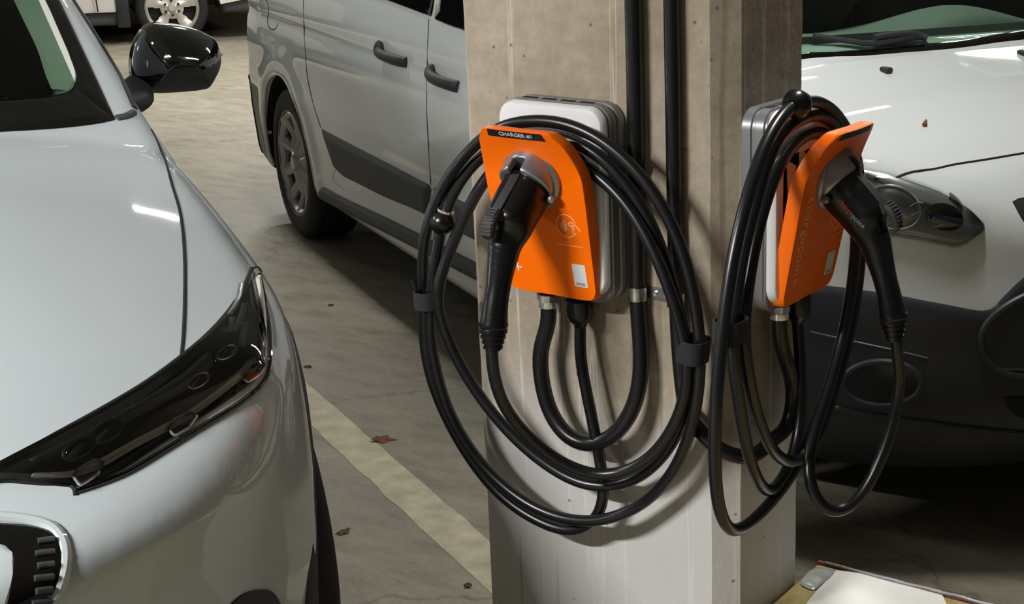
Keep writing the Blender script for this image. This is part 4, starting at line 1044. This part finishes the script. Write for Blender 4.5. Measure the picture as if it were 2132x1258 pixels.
for sg in (-1, 1):
    for uv in ([(-.60, 1.16), (-.60, 1.35), (-.58, 1.58), (-.2, 1.61), (.24, 1.61), (.26, 1.36), (.26, 1.15), (-.2, 1.15)], [(.36, 1.145), (.36, 1.38), (.37, 1.60), (.9, 1.62), (1.67, 1.61), (1.70, 1.58), (1.705, 1.36), (1.705, 1.12), (1.70, 1.097), (1.67, 1.095), (1.50, 1.101), (1.24, 1.112), (.8, 1.128)], [(1.75, 1.088), (1.727, 1.092), (1.725, 1.12), (1.725, 1.35), (1.73, 1.58), (1.75, 1.61), (2.1, 1.62), (2.40, 1.60), (2.62, 1.42), (2.88, 1.17), (2.90, 1.08), (2.3, 1.07)]):
        link('side_window', side_patch(VB, vw(0, .925, 0)+L3*sg*1.6, -L3*sg, uv, None, H3, .004, .0045), M['privacy'], van)
# front: bumper crease, lamp, grille, fog recess
link('bonnet_seam', seam('s', VB, [(1800, 395), (1850, 380), (1872, 367), (1905, 357), (1950, 352), (1975, 345), (2050, 333), (2132, 319), (2200, 308), (2290, 298), (2365, 294)], .0035, .001), M['gap'], van)
VT = [(1770, 340), (1800, 349), (1850, 358), (1900, 373), (1960, 396), (2010, 427), (2040, 455), (2050, 470)]
VBt = [(1770, 470), (1800, 482), (1860, 492), (1910, 500), (1960, 511), (1992, 516), (2020, 503), (2050, 478)]
vl = link('headlamp', strip('h', VB, VT, VBt, 60, 12, .003, .006), M['lamp_clear'], van, angle=60)
link('lamp_bezel', strip('h', VB, [(1780, 352), (1840, 372), (1880, 395)], [(1780, 366), (1835, 385), (1868, 405)], 20, 3, .006, .005), M['lamp_grey'], vl)
o_ = [(1858+58*math.cos(a), 432+42*math.sin(a)+8*math.cos(a)) for a in np.linspace(0, 2*math.pi, 14)[:-1]]
link('reflector_bowl', blob('b', VB, o_, 5, .006, .005, .012), M['satin'], vl)
link('reflector_ring', rod('r', VB, o_+[o_[0]], .004, .008, 6), M['chrome'], vl)
for q in ([(1893, 430), (1908, 422), (1922, 424)], [(1898, 446), (1914, 440)], [(1805, 362), (1830, 372)], [(1975, 405), (1990, 416), (2000, 428)], [(1945, 470), (1962, 466)]):
    link('reflector_fin', rod('r', VB, q, .005, .008, 5, .6), M['chrome'], vl)
o_ = [(1965+40*math.cos(a), 452+28*math.sin(a)+6*math.cos(a)) for a in np.linspace(0, 2*math.pi, 14)[:-1]]
link('indicator_bowl', blob('b', VB, o_, 5, .006, .005, .006), M['blk_gloss'], vl)
link('lens_cover', strip('h', VB, VT, VBt, 50, 10, .014, .013, .005), M['glass'], vl, angle=60)
link('upper_grille', blob('g', VB, [(2106, 420), (2118, 413), (2180, 408), (2300, 398), (2430, 390), (2445, 470), (2300, 490), (2180, 500), (2140, 478), (2125, 455)], 8, .003, .006, smooth=False), M['blk_plastic'], van)
# charcoal lower bumper with a clean upper edge
link('bumper_cover', strip('b', VB, [(1560, 560), (1690, 583), (1760, 592), (1860, 606), (1960, 625), (2060, 638), (2085, 615), (2132, 570), (2200, 535), (2330, 522), (2475, 515)], [(1560, 940), (1690, 960), (1760, 975), (1860, 985), (1960, 995), (2060, 1003), (2100, 1005), (2150, 1005), (2300, 990), (2440, 975)], 110, 26, .006, .012), M['bumper'], van, angle=50)
link('intake_frame', rod('i', VB, [(2460, 560), (2330, 566), (2220, 578), (2140, 610), (2085, 640), (2050, 672), (2038, 700), (2046, 740), (2075, 770), (2140, 782), (2300, 780), (2455, 770)], .008, .008), M['bumper'], van)
link('lower_intake', strip('i', VB, [(2068, 765), (2100, 762), (2180, 762), (2300, 756), (2458, 746)], [(2074, 780), (2100, 784), (2180, 786), (2300, 780), (2456, 768)], 30, 4, .012, .008), M['gap'], van)
link('lower_intake', strip('i', VB, [(2084, 822), (2110, 818), (2180, 816), (2300, 806), (2452, 796)], [(2096, 850), (2120, 868), (2180, 872), (2300, 862), (2448, 850)], 30, 4, .012, .008), M['gap'], van)
o_ = [(1838+80*math.cos(a), 795+45*math.sin(a)) for a in np.linspace(0, 2*math.pi, 18)[:-1]]
link('fog_recess', blob('f', VB, o_, 6, .012, .012, .0), M['gun'], van)
link('fog_rim', rod('f', VB, o_+[o_[0]], .008, .008, 6), M['bumper'], van)
link('bumper_crease', rod('c', VB, [(1690, 690), (1760, 706), (1860, 728), (1930, 745)], .004, .006), M['bumper'], van)
link('bumper_crease', rod('c', VB, [(1720, 842), (1800, 858), (1900, 872), (2020, 888), (2132, 898)], .009, .005), M['bumper'], van)
link('rear_bumper_corner', strip('b', VB, [(511, 148), (513, 200), (518, 260), (527, 318)], [(524, 165), (523, 210), (528, 260), (544, 328)], 24, 5, .006, .008), M['bumper'], van)
for o_ in [x for x in bpy.data.objects if x.parent == van and x.name.split('.')[0] in ('headlamp', 'bonnet_seam', 'bumper_cover', 'upper_grille', 'intake_frame', 'lower_intake', 'fog_recess', 'fog_rim', 'bumper_crease', 'door_cladding', 'sill_moulding', 'door_seam', 'door_handle', 'arch_lip')]:
    mirrored(o_, van, vw(0, .925, 0), L3)
# washer jet, windscreen, wiper, dash
p, n_ = VB.px(1845, 150)
link('washer_jet', box('w', (-.016, -.010, -.002), (.016, .010, .012), .005, 3, Matrix.Translation(Vector(p)) @ Matrix.Rotation(HD, 4, 'Z')), M['blk_plastic'], van)
p, n_ = VB.px(2130, 114)
link('washer_jet', box('w', (-.016, -.010, -.002), (.016, .010, .012), .005, 3, Matrix.Translation(Vector(p)) @ Matrix.Rotation(HD, 4, 'Z')), M['blk_plastic'], van)
link('windscreen_border', strip('b', VB, [(1546, 140), (1640, 128), (1690, 121), (1800, 116), (1900, 109), (2000, 100), (2132, 82), (2300, 72), (2480, 66)], [(1540, 120), (1640, 112), (1690, 108), (1800, 103), (1900, 93), (2000, 84), (2132, 62), (2300, 52), (2470, 46)], 60, 3, .004, .004), M['blk_gloss'], van)
link('windscreen', strip('g', VB, [(1300, -400), (1740, -408), (2115, -385)], [(1544, 132), (1690, 115), (1900, 100), (2132, 72), (2300, 60), (2475, 54)], 44, 30, .003, .002), M['tint'], van, angle=40)
link('wiper', rod('w', VB, [(1690, 82), (1750, 92), (1815, 100), (1870, 92), (1915, 84)], .007, .014), M['blk_plastic'], van)
link('wiper', rod('w', VB, [(1815, 90), (1850, 84), (1905, 82), (1925, 90)], .010, .016), M['blk_plastic'], van)
# sculpted dashboard behind the glass
vs = []; fs = []; nu, nv = 20, 44
for i in range(nu):
    for j in range(nv):
        u = 3.22-.75*i/(nu-1); v = .17+1.5*j/(nv-1); c = (v-.925)
        z = 1.085-.02*i/nu+.085*math.exp(-((u-2.78)/.22)**2)*(math.exp(-((c-.30)/.26)**2)+.55*math.exp(-((c+.42)/.3)**2))
        if i > nu-4: z -= .05*(i-nu+4)
        vs.append(vw(u, v, z))
for i in range(nu-1):
    for j in range(nv-1): a = i*nv+j; fs.append((a, a+1, a+nv+1, a+nv))
link('dashboard', orient(mesh('d', vs, fs)), M['dash'], van)
sw = lathe('s', [(.185+.014*math.cos(t), .014*math.sin(t)) for t in np.linspace(0, 2*math.pi, 10)], 40, axis_M(vw(2.42, 1.30, 1.12), (-H3[0], -H3[1], .9)))
link('steering_wheel', sw, M['blk_plastic'], van)
for v_ in (.5, 1.32):
    link('front_seat', box('s', (-.12, -.25, .6), (.12, .25, 1.62), .09, 4, Matrix.Translation(Vector(vw(1.75, v_, 0))) @ Matrix.Rotation(HD, 4, 'Z')), M['seat'], van)
# seed on the bonnet
p, n_ = VB.px(1925, 262)
tag(link('dry_seed', lathe('s', [(.0001, -.010), (.004, -.006), (.006, 0), (.003, .008), (.0001, .012)], 12, axis_M(p+n_*.004, RT*.3+UP)), M['leafm']), 'tiny dry brown seed lying on the white van bonnet', 'seed')

# ------------------------------------------------------------------ far vehicle seen at the top left
C0 = hz(366, 89, 0); da = math.radians(54); D3 = np.array([math.cos(da), math.sin(da), 0]); N3 = np.array([math.sin(da), -math.cos(da), 0])
suv = empty('utility_vehicle', C0, 'cream white utility vehicle far behind, only its wheel and sill showing at the top left', 'car')
def sv(u, v, z): return C0+u*D3-v*N3+z*Z3
SP = [(-3.9, .55), (-3.95, .95), (-3.7, 1.15), (-2.9, 1.25), (-2.2, 1.72), (.1, 1.78), (.75, 1.72), (.98, 1.2), (1.02, .62), (.95, .42), (.42, .33), (.40, .42), (.33, .60), (.18, .72), (0, .76), (-.18, .72), (-.33, .60), (-.40, .42), (-.43, .29), (-2.55, .29), (-2.6, .42), (-2.67, .60), (-2.82, .72), (-3.0, .76), (-3.18, .72), (-3.33, .60), (-3.40, .42), (-3.44, .36)]
def prof_mesh(pts, v0, v1, z_in=1.2, inset=.16):
    def ring(v, s): return [tuple(sv(u, v+s*inset*max(0, (z-z_in))/.6, z)) for u, z in pts]
    rings = [ring(v0+.03, 1), ring(v0, 1), ring(v1, -1), ring(v1-.03, -1)]
    n = len(pts); vs = [p for r in rings for p in r]; bm = bmesh.new(); V = [bm.verts.new(p) for p in vs]
    for i in range(3):
        for k in range(n): a, b = i*n+k, i*n+(k+1) % n; bm.faces.new((V[a], V[b], V[b+n], V[a+n]))
    for r_ in (V[:n], V[3*n:]):
        es = [bm.edges.get((r_[i], r_[(i+1) % n])) for i in range(n)]; bmesh.ops.triangle_fill(bm, edges=es, use_beauty=True)
    bmesh.ops.recalc_face_normals(bm, faces=bm.faces); me = bpy.data.meshes.new('p'); bm.to_mesh(me); bm.free(); return me
link('body', prof_mesh(SP, .0, 1.85), M['suv'], suv, angle=40)
link('sill', box('s', (-2.55, .05, .17), (-.44, 1.8, .31), .03, 3, Matrix(((D3[0], -N3[0], 0, C0[0]), (D3[1], -N3[1], 0, C0[1]), (0, 0, 1, 0), (0, 0, 0, 1)))), M['grey_plastic'], suv)
link('rear_valance', box('s', (.42, .05, .24), (.98, 1.8, .40), .05, 3, Matrix(((D3[0], -N3[0], 0, C0[0]), (D3[1], -N3[1], 0, C0[1]), (0, 0, 1, 0), (0, 0, 0, 1)))), M['grey_plastic'], suv)
link('mud_flap', box('s', (-.47, .01, .15), (-.36, .28, .60), .01, 2, Matrix(((D3[0], -N3[0], 0, C0[0]), (D3[1], -N3[1], 0, C0[1]), (0, 0, 1, 0), (0, 0, 0, 1)))), M['blk_plastic'], suv)
link('wheel_housing', box('s', (-.41, .25, .3), (.41, 1.6, .76), .05, 2, Matrix(((D3[0], -N3[0], 0, C0[0]), (D3[1], -N3[1], 0, C0[1]), (0, 0, 1, 0), (0, 0, 0, 1)))), M['gap'], suv)
for u_ in (0, -3.0):
    wheel(.312, .225, .228, suv, sv(u_, .0, .312), N3, nsp=5, mcol=M['alloy'], holes=1, lug=6)
    wheel(.312, .225, .228, suv, sv(u_, 1.85, .312), -N3, nsp=5, mcol=M['alloy'], holes=1, lug=6)
link('door_seam', tube('s', np.array([sv(-.62, -.002, .30), sv(-.66, -.002, 1.1)]), .006, 8), M['gap'], suv)
